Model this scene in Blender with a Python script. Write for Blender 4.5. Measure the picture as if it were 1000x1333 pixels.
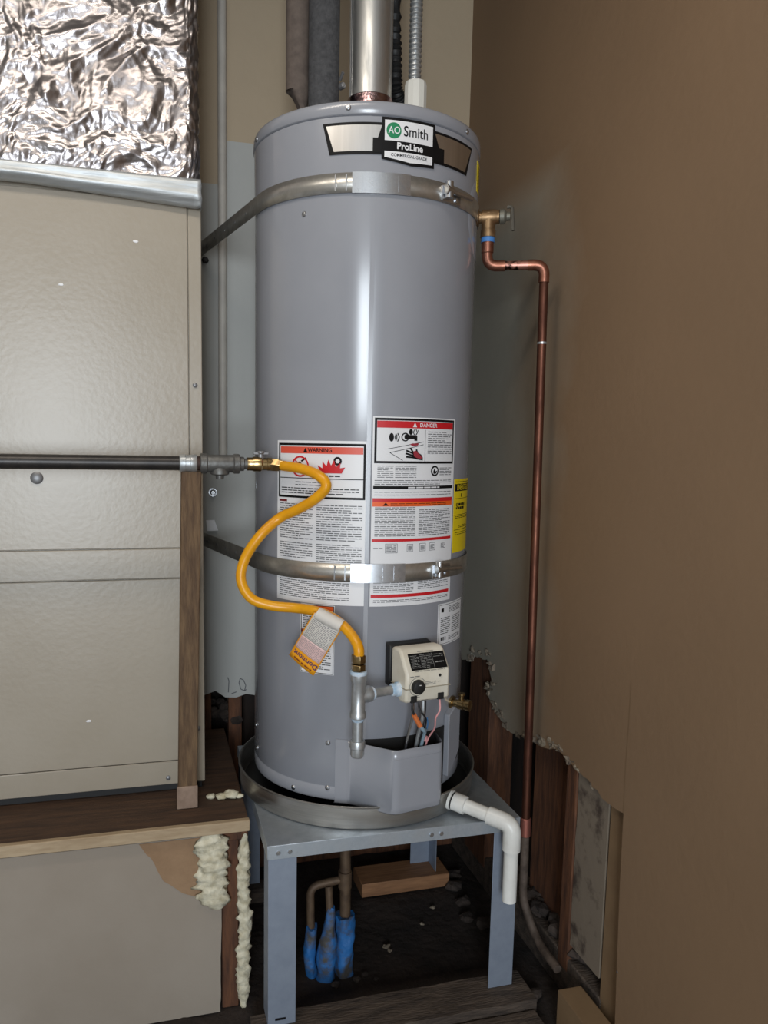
import bpy, bmesh, math, random
from math import sin, cos, pi, radians, sqrt
from mathutils import Vector, Matrix, noise

for o in list(bpy.data.objects): bpy.data.objects.remove(o, do_unlink=True)
SC = bpy.context.scene
COL = SC.collection
RND = random.Random(7)

# ------------------------------------------------------------------ camera
# world: origin under the tank axis, z = 0 at the feet of the stand, +Y towards the back wall
def make_camera():
    yaw, pitch, roll = radians(15), .1242, -.017
    f = Vector((sin(yaw)*cos(pitch), cos(yaw)*cos(pitch), -sin(pitch)))
    r = Vector((cos(yaw), -sin(yaw), 0)); d = f.cross(r)
    right = cos(roll)*r + sin(roll)*d; down = -sin(roll)*r + cos(roll)*d
    cam = bpy.data.cameras.new('camera'); ob = bpy.data.objects.new('camera', cam); COL.objects.link(ob)
    m = Matrix((right, -down, -f)).transposed().to_4x4()
    m.translation = Vector((-.545, -1.989, 1.355)); ob.matrix_world = m
    cam.sensor_fit = 'VERTICAL'; cam.sensor_height = 24; cam.lens = 24*1010/1333
    cam.shift_x = 37/1333; cam.shift_y = 41.5/1333; cam.clip_start = .01
    SC.camera = ob
make_camera()

# ------------------------------------------------------------------ light
w = bpy.data.worlds.new('outside'); SC.world = w; w.use_nodes = True
w.node_tree.nodes['Background'].inputs[0].default_value = (.80, .88, 1, 1)
w.node_tree.nodes['Background'].inputs[1].default_value = .38
def area(name, loc, target, sx, sy, power, col):
    l = bpy.data.lights.new(name, 'AREA'); l.shape = 'RECTANGLE'; l.size = sx; l.size_y = sy; l.energy = power; l.color = col
    o = bpy.data.objects.new(name, l); COL.objects.link(o); o.location = loc
    o.rotation_euler = (Vector(target)-Vector(loc)).to_track_quat('-Z', 'Y').to_euler(); return o
area('doorway_daylight', (-1.30, -5.0, 1.32), (-.6, 0, 1.0), 1.0, 1.9, 128, (.85, .93, 1))
area('ceiling_lamp', (-.85, -.95, 2.74), (-.85, -.95, 0), 1.2, .2, 13, (1, .91, .79))
SC.view_settings.view_transform = 'Standard'
SC.view_settings.look = 'None'
SC.view_settings.gamma = 1; SC.view_settings.use_curve_mapping = False
SC.view_settings.exposure = 0

# ------------------------------------------------------------------ materials
def lin(c):
    return tuple(((v/255)/12.92 if v/255 <= .04045 else (((v/255)+.055)/1.055)**2.4) for v in c)+(1,)
MATS = {}
def mat(name, rgb, rough=.5, metal=0, rgb2=None, scale=8, stretch=(1, 1, 1), bump=0, bscale=60, bstretch=None, lo=.35, hi=.7, detail=5, rvar=0, spec=.5, coat=0):
    if name in MATS: return MATS[name]
    m = bpy.data.materials.new(name); m.use_nodes = True; nt = m.node_tree; N = nt.nodes; L = nt.links
    b = N['Principled BSDF']; b.inputs['Roughness'].default_value = rough; b.inputs['Metallic'].default_value = metal
    b.inputs['Specular IOR Level'].default_value = spec
    if coat: b.inputs['Coat Weight'].default_value = coat; b.inputs['Coat Roughness'].default_value = .15
    b.inputs['Base Color'].default_value = lin(rgb)
    geo = N.new('ShaderNodeNewGeometry')
    def mapped(st):
        mp = N.new('ShaderNodeMapping'); mp.inputs['Scale'].default_value = st; L.new(geo.outputs['Position'], mp.inputs[0]); return mp.outputs[0]
    if rgb2 or rvar:
        n = N.new('ShaderNodeTexNoise'); n.inputs['Scale'].default_value = scale; n.inputs['Detail'].default_value = detail; n.inputs['Roughness'].default_value = .6
        L.new(mapped(stretch), n.inputs['Vector'])
        mr = N.new('ShaderNodeMapRange'); mr.inputs[1].default_value = lo; mr.inputs[2].default_value = hi; L.new(n.outputs['Fac'], mr.inputs[0])
        if rgb2:
            mx = N.new('ShaderNodeMix'); mx.data_type = 'RGBA'; mx.inputs[6].default_value = lin(rgb); mx.inputs[7].default_value = lin(rgb2)
            L.new(mr.outputs[0], mx.inputs[0]); L.new(mx.outputs[2], b.inputs['Base Color'])
        if rvar:
            ma = N.new('ShaderNodeMapRange'); ma.inputs[3].default_value = rough; ma.inputs[4].default_value = min(1, rough+rvar); L.new(mr.outputs[0], ma.inputs[0]); L.new(ma.outputs[0], b.inputs['Roughness'])
    if bump:
        n2 = N.new('ShaderNodeTexNoise'); n2.inputs['Scale'].default_value = bscale; n2.inputs['Detail'].default_value = 6
        L.new(mapped(bstretch or stretch), n2.inputs['Vector'])
        bp = N.new('ShaderNodeBump'); bp.inputs['Strength'].default_value = bump; bp.inputs['Distance'].default_value = .01
        L.new(n2.outputs['Fac'], bp.inputs['Height']); L.new(bp.outputs[0], b.inputs['Normal'])
    MATS[name] = m; return m

M_TANK = mat('grey_enamel', (148, 150, 157), .23, 0, (141, 143, 150), 3, bump=.015, bscale=25, bstretch=(1, 1, .4), coat=.4)
M_TANKD = mat('near_black', (14, 12, 12), .9)
M_GALV = mat('galvanized', (196, 204, 212), .40, .8, (166, 174, 182), 28, rvar=.18)
M_GALVD = mat('galvanized_leg', (146, 156, 172), .45, .4, (132, 142, 158), 18, rvar=.1)
M_PAN = mat('pan_aluminum', (196, 194, 190), .36, 1, (172, 170, 166), 40, (.2, .2, 3), rvar=.15)
M_STRAP = mat('strap_steel', (208, 206, 201), .32, .9, (172, 170, 164), 30, rvar=.15)
M_CHROME = mat('zinc_bright', (200, 203, 207), .27, 1, (170, 172, 176), 60, rvar=.1)
M_FOIL = mat('foil', (172, 167, 168), .27, 1, (152, 146, 146), 14, rvar=.1, bump=.12, bscale=70)
M_TAPE = mat('foil_tape', (200, 204, 206), .5, .7, (174, 178, 180), 12, (1, 1, 6), bump=.12, bscale=30, bstretch=(.6, 1, 6))
M_COPPER = mat('copper', (118, 76, 60), .40, .85, (66, 40, 32), 22, (1, 1, .35), rvar=.25)
M_COPPERB = mat('copper_burnt', (40, 22, 18), .42, .9, (200, 146, 132), 38, lo=.46, hi=.56)
M_COPFIT = mat('copper_fitting', (182, 126, 106), .32, .95, (126, 80, 64), 30, rvar=.15)
M_BRASS = mat('brass', (170, 148, 108), .28, 1, (116, 94, 60), 40)
M_BRONZE = mat('bronze_body', (168, 138, 104), .42, .85, (124, 98, 70), 40)
M_BLACKP = mat('black_iron', (44, 42, 42), .38, .5, (62, 58, 55), 20)
M_MALL = mat('malleable_iron', (112, 112, 110), .5, .7, (92, 90, 88), 40, bump=.1, bscale=120)
M_GALVP = mat('galvanized_pipe', (200, 203, 205), .32, .75, (158, 162, 164), 40, rvar=.15)
M_TEFLON = mat('pipe_dope', (208, 216, 224), .6, 0, (130, 170, 200), 60)
M_YEL = mat('yellow_coating', (232, 164, 18), .34, 0, (220, 148, 12), 30, bump=.05, bscale=80)
M_PVC = mat('white_pvc', (226, 226, 222), .35, 0, (206, 204, 198), 14)
M_PVCJ = mat('pvc_joint', (196, 194, 190), .5)
M_PLAINB = mat('plain_black', (24, 24, 25), .55)  # plain black, shared by rubber parts, the pan floor and the cabinet plinth
M_FOAMI = mat('pipe_foam', (78, 78, 80), .9, 0, (58, 58, 60), 90, bump=.3, bscale=200)
M_FOAMB = mat('pipe_foam_brown', (104, 92, 84), .85, 0, (84, 74, 68), 40)
M_FLUE = mat('flue_steel', (214, 214, 212), .32, .95, (180, 180, 178), 60, (1, 1, .15), rvar=.2)
M_FLUEB = mat('flue_collar', (184, 160, 160), .16, 1, (120, 92, 98), 34, bump=.5, bscale=42)
M_PLAST = mat('white_plastic', (222, 220, 212), .45)
M_CREAM = mat('control_cream', (216, 210, 196), .45, 0, (204, 196, 178), 20)
M_BLK = mat('print_black', (16, 15, 16), .55, spec=.2)
M_WHITE = mat('label_white', (224, 224, 226), .42)
M_GREYT = mat('print_grey', (92, 92, 96), .5)
M_RED = mat('print_red', (196, 24, 34), .45)
M_SALM = mat('print_salmon', (214, 84, 62), .45)
M_ORNG = mat('print_orange', (232, 96, 30), .45)
M_YLAB = mat('energy_yellow', (232, 206, 20), .4)
M_GREEN = mat('print_green', (30, 128, 84), .45)
M_PURP = mat('print_purple', (70, 38, 92), .5)
M_PINK = mat('print_pink', (222, 188, 184), .5)
M_TAGW = mat('tag_paper', (212, 206, 198), .6)
M_TAGY = mat('tag_yellow', (238, 160, 22), .5)
M_BADGE = mat('badge_metal', (206, 204, 202), .33, 1, (190, 188, 186), 50, (1, 1, .05))
M_BLUE = mat('blue_tape', (70, 130, 200), .5)
M_BLUEW = mat('blue_pipe_wrap', (40, 104, 168), .6, 0, (74, 72, 70), 24, lo=.44, hi=.62, bump=.4, bscale=60)
M_OLDP = mat('old_copper', (112, 92, 72), .6, .4, (78, 62, 50), 30)
M_BEIGE = mat('furnace_enamel', (161, 152, 138), .31, 0, (152, 142, 126), 2.5, bump=.045, bscale=75)
M_DRYB = mat('platform_drywall', (150, 140, 128), .75, 0, (141, 130, 117), 3, bump=.05, bscale=90)
M_TORN = mat('torn_paper', (150, 122, 94), .9, 0, (134, 106, 80), 12, bump=.15, bscale=120)
M_WOODD = mat('dark_deck_wood', (84, 60, 42), .75, 0, (54, 38, 28), 7, (1, 9, 9), bump=.25, bscale=30, bstretch=(1, 12, 12))
M_WOODP = mat('old_post_wood', (112, 88, 62), .75, 0, (72, 52, 36), 9, (9, 9, 1), bump=.3, bscale=30, bstretch=(10, 10, 1))
M_WOODL = mat('pale_edge', (176, 156, 128), .7, 0, (150, 128, 100), 12, (1, 6, 6))
M_WOODR = mat('red_brown_stud', (104, 66, 42), .8, 0, (60, 36, 24), 9, (8, 8, 1), bump=.2, bscale=30, bstretch=(9, 9, 1))
M_WOODC = mat('offcut_wood', (150, 108, 74), .7, 0, (118, 82, 54), 12, (1, 7, 7), bump=.15, bscale=30, bstretch=(1, 9, 9))
M_WOODG = mat('grey_sill_wood', (86, 74, 64), .85, 0, (40, 32, 28), 9, (1, 5, 5), bump=.5, bscale=40)
M_FOAMW = mat('spray_foam', (214, 208, 186), .6, 0, (176, 166, 138), 40, bump=.5, bscale=70)
M_PLAS = mat('torn_plaster', (150, 138, 120), .9, 0, (70, 58, 48), 40, bump=.5, bscale=80)
M_DIRT = mat('dirt', (50, 40, 34), .95, 0, (24, 19, 17), 9, bump=.7, bscale=40)
M_RUBB = mat('rubble', (66, 56, 50), .95, 0, (36, 29, 26), 20, bump=.5, bscale=60)
M_SHEA = mat('dark_sheathing', (40, 29, 23), .9, 0, (22, 16, 14), 9, (8, 8, 1))
M_DIRTYW = mat('stained_board', (122, 110, 96), .85, 0, (66, 54, 46), 16, lo=.52, hi=.68, bump=.1)
M_PAINTW = mat('painted_board', (128, 104, 76), .7, 0, (116, 92, 66), 8)
M_CEIL = mat('ceiling_paint', (196, 190, 182), .85, 0, (186, 180, 172), 4)
M_WALLS = mat('garage_wall', (178, 170, 160), .8, 0, (168, 160, 150), 3)
M_CONC = mat('concrete', (150, 146, 140), .8, 0, (128, 124, 118), 5, bump=.2)
M_CONDUIT = mat('painted_conduit', (200, 194, 184), .5, .0, (178, 172, 164), 10)
M_PLUGM = mat('plug_metal', (130, 130, 132), .45, .6)

def wall_mat(name, axis):
    """Beige paint with bare grey primer below a paint line (back wall), or grey fading to brown away from the corner (right wall)."""
    m = bpy.data.materials.new(name); m.use_nodes = True; nt = m.node_tree; N = nt.nodes; L = nt.links
    b = N['Principled BSDF']; b.inputs['Roughness'].default_value = .62
    geo = N.new('ShaderNodeNewGeometry'); sep = N.new('ShaderNodeSeparateXYZ'); L.new(geo.outputs['Position'], sep.inputs[0])
    n = N.new('ShaderNodeTexNoise'); n.inputs['Scale'].default_value = 5; n.inputs['Detail'].default_value = 4; L.new(geo.outputs['Position'], n.inputs['Vector'])
    def math_(op, a, bb):
        x = N.new('ShaderNodeMath'); x.operation = op
        for i, v in enumerate((a, bb)):
            if isinstance(v, (int, float)): x.inputs[i].default_value = v
            else: L.new(v, x.inputs[i])
        return x.outputs[0]
    mx = N.new('ShaderNodeMix'); mx.data_type = 'RGBA'
    if axis == 'back':
        line = math_('MULTIPLY_ADD', math_('GREATER_THAN', sep.outputs['X'], -.325), .125); N[-1].inputs[2].default_value = 2.12
        fac = math_('GREATER_THAN', sep.outputs['Z'], line)
        mx.inputs[6].default_value = lin((174, 174, 170)); mx.inputs[7].default_value = lin((176, 158, 133))
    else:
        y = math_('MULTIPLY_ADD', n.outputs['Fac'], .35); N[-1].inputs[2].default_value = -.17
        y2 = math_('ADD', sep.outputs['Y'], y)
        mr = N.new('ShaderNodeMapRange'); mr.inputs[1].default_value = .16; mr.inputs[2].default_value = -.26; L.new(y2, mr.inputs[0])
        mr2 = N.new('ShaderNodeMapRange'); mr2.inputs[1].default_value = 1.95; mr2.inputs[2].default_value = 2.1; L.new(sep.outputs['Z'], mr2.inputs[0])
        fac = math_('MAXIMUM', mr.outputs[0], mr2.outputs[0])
        mx.inputs[6].default_value = lin((152, 146, 133)); mx.inputs[7].default_value = lin((130, 105, 80))  # grey near the corner, brown farther out and higher up
    L.new(fac, mx.inputs[0]); 
    n2 = N.new('ShaderNodeTexNoise'); n2.inputs['Scale'].default_value = 2.2; n2.inputs['Detail'].default_value = 6; L.new(geo.outputs['Position'], n2.inputs['Vector'])
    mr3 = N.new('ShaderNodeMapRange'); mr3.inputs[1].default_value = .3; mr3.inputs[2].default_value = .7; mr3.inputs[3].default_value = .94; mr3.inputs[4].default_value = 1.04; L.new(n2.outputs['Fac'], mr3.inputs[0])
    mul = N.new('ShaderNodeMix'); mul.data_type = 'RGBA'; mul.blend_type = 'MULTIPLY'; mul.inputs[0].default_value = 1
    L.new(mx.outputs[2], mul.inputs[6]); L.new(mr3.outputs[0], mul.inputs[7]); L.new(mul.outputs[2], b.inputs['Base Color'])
    n3 = N.new('ShaderNodeTexNoise'); n3.inputs['Scale'].default_value = 45; n3.inputs['Detail'].default_value = 5; L.new(geo.outputs['Position'], n3.inputs['Vector'])
    bp = N.new('ShaderNodeBump'); bp.inputs['Strength'].default_value = .08; bp.inputs['Distance'].default_value = .01; L.new(n3.outputs['Fac'], bp.inputs['Height']); L.new(bp.outputs[0], b.inputs['Normal'])
    return m
M_WBACK = wall_mat('back_wall_paint', 'back')
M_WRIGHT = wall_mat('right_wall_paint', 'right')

# ------------------------------------------------------------------ mesh builder
def frame_of(d):
    d = Vector(d).normalized(); a = Vector((0, 0, 1)) if abs(d.z) < .9 else Vector((1, 0, 0))
    u = d.cross(a).normalized(); v = d.cross(u).normalized(); return u, v, d
class B:
    def __init__(s): s.v = []; s.f = []
    def add(s, vs, fs):
        o = len(s.v); s.v += [tuple(p) for p in vs]; s.f += [tuple(i+o for i in f) for f in fs]; return s
    def box(s, lo, hi, m=None):
        x0, y0, z0 = lo; x1, y1, z1 = hi
        vs = [(x0, y0, z0), (x1, y0, z0), (x1, y1, z0), (x0, y1, z0), (x0, y0, z1), (x1, y0, z1), (x1, y1, z1), (x0, y1, z1)]
        if m: vs = [m @ Vector(p) for p in vs]
        return s.add(vs, [(3, 2, 1, 0), (4, 5, 6, 7), (0, 1, 5, 4), (1, 2, 6, 5), (2, 3, 7, 6), (3, 0, 4, 7)])
    def cyl(s, p0, p1, r0, r1=None, n=20, cap=True):
        r1 = r0 if r1 is None else r1; p0 = Vector(p0); p1 = Vector(p1); u, v, d = frame_of(p1-p0)
        vs = []
        for p, r in ((p0, r0), (p1, r1)):
            for i in range(n): a = 2*pi*i/n; vs.append(p+u*r*cos(a)+v*r*sin(a))
        fs = [(i, (i+1) % n, n+(i+1) % n, n+i) for i in range(n)]
        if cap: fs += [tuple(range(n))[::-1], tuple(range(n, 2*n))]
        return s.add(vs, fs)
    def lathe(s, prof, origin=(0, 0, 0), axis=(0, 0, 1), n=28, cap=True, a0=0):
        """prof: list of (radius, distance along axis)"""
        o = Vector(origin); u, v, d = frame_of(axis); vs = []
        for r, t in prof:
            for i in range(n): a = a0+2*pi*i/n; vs.append(o+d*t+u*r*cos(a)+v*r*sin(a))
        fs = []
        for k in range(len(prof)-1):
            for i in range(n): fs.append((k*n+i, k*n+(i+1) % n, (k+1)*n+(i+1) % n, (k+1)*n+i))
        if cap: fs += [tuple(range(n))[::-1], tuple(range((len(prof)-1)*n, len(prof)*n))]
        return s.add(vs, fs)
    def tube(s, path, r, n=14, cap=True, rf=None):
        P = [Vector(p) for p in path]; vs = []; u = None
        for k, p in enumerate(P):
            t = (P[min(k+1, len(P)-1)]-P[max(k-1, 0)]).normalized()
            if u is None: u = frame_of(t)[0]
            u = (u-t*u.dot(t)).normalized(); v = t.cross(u)
            rr = rf(k/(len(P)-1)) if rf else r
            for i in range(n): a = 2*pi*i/n; vs.append(p+u*rr*cos(a)+v*rr*sin(a))
        fs = [(k*n+i, k*n+(i+1) % n, (k+1)*n+(i+1) % n, (k+1)*n+i) for k in range(len(P)-1) for i in range(n)]
        if cap: fs += [tuple(range(n))[::-1], tuple(range((len(P)-1)*n, len(P)*n))]
        return s.add(vs, fs)
    def prism(s, pts, f0, f1):
        """pts 2-D outline; f0/f1 map (a,b) to 3-D for the two faces"""
        n = len(pts); vs = [f0(*p) for p in pts]+[f1(*p) for p in pts]
        fs = [tuple(range(n))[::-1], tuple(range(n, 2*n))]+[(i, (i+1) % n, n+(i+1) % n, n+i) for i in range(n)]
        return s.add(vs, fs)
    def sphere(s, c, r, n=14, sc=(1, 1, 1), jit=0, seed=0):
        c = Vector(c); vs = []; m = n//2
        for j in range(1, m):
            for i in range(n):
                a = 2*pi*i/n; e = pi*j/m; d = Vector((sin(e)*cos(a), sin(e)*sin(a), cos(e)))
                k = 1+jit*noise.noise(d*1.7+Vector((seed*3.1, seed, 0))); vs.append(c+Vector((d.x*sc[0], d.y*sc[1], d.z*sc[2]))*r*k)
        vs += [c+Vector((0, 0, r*sc[2])), c-Vector((0, 0, r*sc[2]))]; T = len(vs)-2; fs = []
        for j in range(m-2):
            for i in range(n): fs.append((j*n+i, (j+1)*n+i, (j+1)*n+(i+1) % n, j*n+(i+1) % n))
        for i in range(n): fs += [(T, i, (i+1) % n), (T+1, (m-2)*n+(i+1) % n, (m-2)*n+i)]
        return s.add(vs, fs)

def base_of(o):
    b = Vector((0, 0, 0))
    while o: b += o.location; o = o.parent
    return b
def mesh_from(name, b, m, base, sharp):
    me = bpy.data.meshes.new(name); me.from_pydata([tuple(Vector(p)-base) for p in b.v], [], b.f); me.validate()
    bm = bmesh.new(); bm.from_mesh(me); bmesh.ops.recalc_face_normals(bm, faces=bm.faces); bm.to_mesh(me); bm.free()
    me.materials.append(m); me.shade_smooth(); me.set_sharp_from_angle(angle=radians(sharp)); return me
def part(name, b, m, parent=None, bevel=0, sharp=35, label=None, flat=False, solid=0, kind=None):
    base = base_of(parent) if parent else Vector((0, 0, 0))
    if not parent:   # origin at the bottom centre of the thing
        xs, ys, zs = zip(*b.v); base = Vector(((min(xs)+max(xs))/2, (min(ys)+max(ys))/2, min(zs)))
    me = mesh_from(name, b, m, base, sharp); o = bpy.data.objects.new(name, me); COL.objects.link(o)
    if parent: o.parent = parent
    else: o.location = base
    if flat: me.shade_flat()
    if solid:
        sm = o.modifiers.new('solid', 'SOLIDIFY'); sm.thickness = solid; sm.offset = -1
    if bevel:
        bv = o.modifiers.new('bevel', 'BEVEL'); bv.width = bevel; bv.segments = 2; bv.limit_method = 'ANGLE'; bv.angle_limit = radians(40); bv.harden_normals = False
    if name in ('fine_print', 'print', 'header_lettering', 'dial_print', 'pencil_scribble'): kind = 'stuff'
    if label: o['label'] = label
    if kind: o['kind'] = kind
    return o
def thing(name, loc, label, cat, group=None):
    o = bpy.data.objects.new(name, None); COL.objects.link(o); o.location = loc; o.empty_display_size = .05
    return tag(o, label, cat, group)
def tag(o, label, cat, group=None):
    o['label'] = label; o['category'] = cat
    if group: o['group'] = group
    return o
def struct(name, b, m, **k):
    o = part(name, b, m, **k); o['kind'] = 'structure'; return o
def share(src, loc, rot=None, parent=None):
    """another copy of a small part, sharing its mesh; loc in world"""
    o = src.copy(); COL.objects.link(o); o.parent = parent or src.parent; o.location = Vector(loc)-base_of(o.parent)
    if rot is not None: o.rotation_euler = rot
    return o
def unit_part(name, b, m, loc, parent, rot=None, sharp=35):
    me = mesh_from(name, b, m, Vector((0, 0, 0)), sharp); o = bpy.data.objects.new(name, me); COL.objects.link(o)
    o.parent = parent; o.location = Vector(loc)-base_of(parent)
    if rot is not None: o.rotation_euler = rot
    return o
def spline(pts, k=8):
    P = [Vector(p) for p in pts]; P = [2*P[0]-P[1]]+P+[2*P[-1]-P[-2]]; out = []
    for i in range(1, len(P)-2):
        for j in range(k):
            t = j/k; a, b_, c, d = P[i-1], P[i], P[i+1], P[i+2]
            out.append(.5*((2*b_)+(c-a)*t+(2*a-5*b_+4*c-d)*t*t+(3*b_-a-3*c+d)*t**3))
    out.append(P[-2]); return out
def corner_path(pts, r, k=7):
    """polyline with its inner corners rounded"""
    P = [Vector(p) for p in pts]; out = [P[0]]
    for i in range(1, len(P)-1):
        a = (P[i-1]-P[i]).normalized(); c = (P[i+1]-P[i]).normalized()
        p0 = P[i]+a*r; p2 = P[i]+c*r
        for j in range(k+1): t = j/k; out.append((1-t)**2*p0+2*t*(1-t)*P[i]+t*t*p2)
    out.append(P[-1]); return out

# ------------------------------------------------------------------ printing on surfaces
_TX = {}
def text2d(s, bold=0):
    if (s, bold) in _TX: return _TX[(s, bold)]
    cu = bpy.data.curves.new('t', 'FONT'); cu.body = s; cu.offset = bold; cu.size = 1; cu.resolution_u = 3; cu.align_x = 'CENTER'; cu.align_y = 'CENTER'
    ob = bpy.data.objects.new('t', cu); COL.objects.link(ob); bpy.context.view_layer.update()
    me = bpy.data.meshes.new_from_object(ob.evaluated_get(bpy.context.evaluated_depsgraph_get()))
    vs = [(v.co.x, v.co.y) for v in me.vertices]; fs = [tuple(p.vertices) for p in me.polygons]
    bpy.data.objects.remove(ob, do_unlink=True); bpy.data.curves.remove(cu); bpy.data.meshes.remove(me)
    _TX[(s, bold)] = (vs, fs); return vs, fs
class Pr:
    """printer: f(x, y, h) gives the 3-D point x right, y DOWN, h off the surface (metres)"""
    def __init__(s, f, step=.012): s.f = f; s.step = step
    def rect(s, b, x0, y0, x1, y1, h):
        n = max(1, int((x1-x0)/s.step)); vs = []
        for i in range(n+1):
            x = x0+(x1-x0)*i/n; vs += [s.f(x, y0, h), s.f(x, y1, h)]
        b.add(vs, [(2*i, 2*i+1, 2*i+3, 2*i+2) for i in range(n)])
    def slab(s, b, x0, y0, x1, y1, h0, h1):
        """a thin sheet with real edges"""
        n = max(1, int((x1-x0)/s.step)); vs = []
        for i in range(n+1):
            x = x0+(x1-x0)*i/n; vs += [s.f(x, y0, h1), s.f(x, y1, h1), s.f(x, y0, h0), s.f(x, y1, h0)]
        fs = []
        for i in range(n):
            a, c = 4*i, 4*i+4; fs += [(a, a+1, c+1, c), (a+2, c+2, c+3, a+3), (a, c, c+2, a+2), (a+1, a+3, c+3, c+1)]
        fs += [(0, 2, 3, 1), (4*n, 4*n+1, 4*n+3, 4*n+2)]; b.add(vs, fs)
    def border(s, b, x0, y0, x1, y1, t, h):
        s.rect(b, x0, y0, x1, y0+t, h); s.rect(b, x0, y1-t, x1, y1, h); s.rect(b, x0, y0+t, x0+t, y1-t, h); s.rect(b, x1-t, y0+t, x1, y1-t, h)
    def poly(s, b, pts, h):
        """cut into upright strips so that it follows a curved surface"""
        x0 = min(p[0] for p in pts); x1 = max(p[0] for p in pts); n = max(1, int((x1-x0)/s.step+.5))
        def clip(P, a, keep):
            out = []
            for p, q in zip(P, P[1:]+P[:1]):
                ip, iq = keep(p[0]-a) , keep(q[0]-a)
                if ip: out.append(p)
                if ip != iq: t = (a-p[0])/(q[0]-p[0]); out.append((a, p[1]+(q[1]-p[1])*t))
            return out
        for k in range(n):
            a, c = x0+(x1-x0)*k/n, x0+(x1-x0)*(k+1)/n; P = list(pts)
            if n > 1: P = clip(clip(P, a, lambda d: d >= 0) if k else P, c, lambda d: d <= 0) if k < n-1 else clip(P, a, lambda d: d >= 0)
            if len(P) > 2: b.add([s.f(x, y, h) for x, y in P], [tuple(range(len(P)))])
    def disc(s, b, cx, cy, r, h, n=18, r0=0):
        if r0:
            vs = [s.f(cx+q*cos(2*pi*i/n), cy+q*sin(2*pi*i/n), h) for q in (r0, r) for i in range(n)]
            b.add(vs, [(i, (i+1) % n, n+(i+1) % n, n+i) for i in range(n)])
        else: s.poly(b, [(cx+r*cos(2*pi*i/n), cy+r*sin(2*pi*i/n)) for i in range(n)], h)
    def line(s, b, x0, y0, x1, y1, t, h):
        dx, dy = x1-x0, y1-y0; l = sqrt(dx*dx+dy*dy); nx, ny = -dy/l*t/2, dx/l*t/2
        s.poly(b, [(x0+nx, y0+ny), (x1+nx, y1+ny), (x1-nx, y1-ny), (x0-nx, y0-ny)], h)
    def text(s, b, txt, cx, cy, size, h, bold=0, sx=1, rot=0):
        vs, fs = text2d(txt, bold); c, q = cos(rot), sin(rot)
        b.add([s.f(cx+(x*sx*c-y*q)*size, cy-(x*sx*q+y*c)*size, h) for x, y in vs], fs)
    def lines(s, b, x0, y0, x1, y1, rows, h, t=None, seed=0, fill=.62):
        """fine print: rows of short word bars, too small to read"""
        rows = max(1, int(rows*1.3)) if rows > 3 else rows; r = random.Random(seed); pitch = (y1-y0)/rows; t = (t or pitch*fill*.55)*.72
        for k in range(rows):
            y = y0+pitch*(k+.5); x = x0; end = x1-(r.random()*.35*(x1-x0) if r.random() < .25 else 0)
            while x < end:
                wl = min(r.uniform(.006, .02), end-x)
                s.rect(b, x, y-t/2, x+wl, y+t/2, h); x += wl+.0022
RT = .2794
def on_tank(th0, ztop, r=RT):
    def f(x, y, h):
        a = radians(th0)+x/RT; return Vector(((r+h)*sin(a), -(r+h)*cos(a), ztop-y))
    return Pr(f)
def tp(th, r, z): a = radians(th); return Vector((r*sin(a), -r*cos(a), z))
def on_plane(o, ex, ey, n=None):
    o = Vector(o); ex = Vector(ex).normalized(); ey = Vector(ey).normalized(); nn = Vector(n).normalized() if n else ey.cross(ex).normalized()
    return Pr(lambda x, y, h: o+ex*x+ey*y+nn*h, 9)

# ================================================================== SETTING
XR, YB = .46, .45
# garage floor (concrete slab behind the camera) and dirt in the alcove
b = B(); b.box((-3.3, -5.3, -.12), (.75, -.62, -.046)); struct('floor', b, M_CONC)
def dirt():
    b = B(); nx, ny = 70, 56; x0, x1, y0, y1 = -.9, .72, -.66, .62; vs = []
    for j in range(ny+1):
        for i in range(nx+1):
            x = x0+(x1-x0)*i/nx; y = y0+(y1-y0)*j/ny
            vs.append((x, y, -.052+.010*noise.noise((x*9, y*9, 1))+.005*noise.noise((x*30, y*30, 4))))
    b.add(vs, [(j*(nx+1)+i, j*(nx+1)+i+1, (j+1)*(nx+1)+i+1, (j+1)*(nx+1)+i) for j in range(ny) for i in range(nx)])
    struct('ground', b, M_DIRT, sharp=180)
dirt()
b = B(); b.box((-3.3, -5.3, 2.80), (.75, .6, 2.9)); struct('ceiling', b, M_CEIL)
b = B(); b.box((-3.4, -5.3, -.1), (-3.3, .6, 2.9)); struct('wall_left', b, M_WALLS)
# front wall of the garage far behind the camera, with a wide open doorway
b = B(); b.box((-3.3, -5.4, -.1), (-2.6, -5.3, 2.9)); b.box((.0, -5.4, -.1), (.75, -5.3, 2.9)); b.box((-2.6, -5.4, 2.35), (.0, -5.3, 2.9)); struct('wall_front', b, M_WALLS)

# --- back wall: drywall above a ragged cut, exposed boards below
def ragged(pts, amp, step, rnd):
    out = []
    for (a0, b0), (a1, b1) in zip(pts, pts[1:]):
        n = max(1, int(math.hypot(a1-a0, b1-b0)/step))
        for i in range(n):
            t = i/n; j = amp if 0 < i else 0
            out.append((a0+(a1-a0)*t+rnd.uniform(-j, j)*.4, b0+(b1-b0)*t+rnd.uniform(-j, j)))
    out.append(pts[-1]); return out
r1 = random.Random(3)
cut = ragged([(-1.6, .565), (-.38, .562), (-.25, .556), (.1, .57), (XR+.013, .66)], .012, .03, r1)
b = B(); b.prism(cut+[(XR+.013, 2.8), (-1.6, 2.8)], lambda a, c: (a, YB, c), lambda a, c: (a, YB+.013, c)); wb = struct('wall_back', b, M_WBACK)
b = B(); b.box((-1.6, YB+.10, -.1), (.72, YB+.13, 2.8)); part('sheathing', b, M_SHEA, wb)
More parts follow.
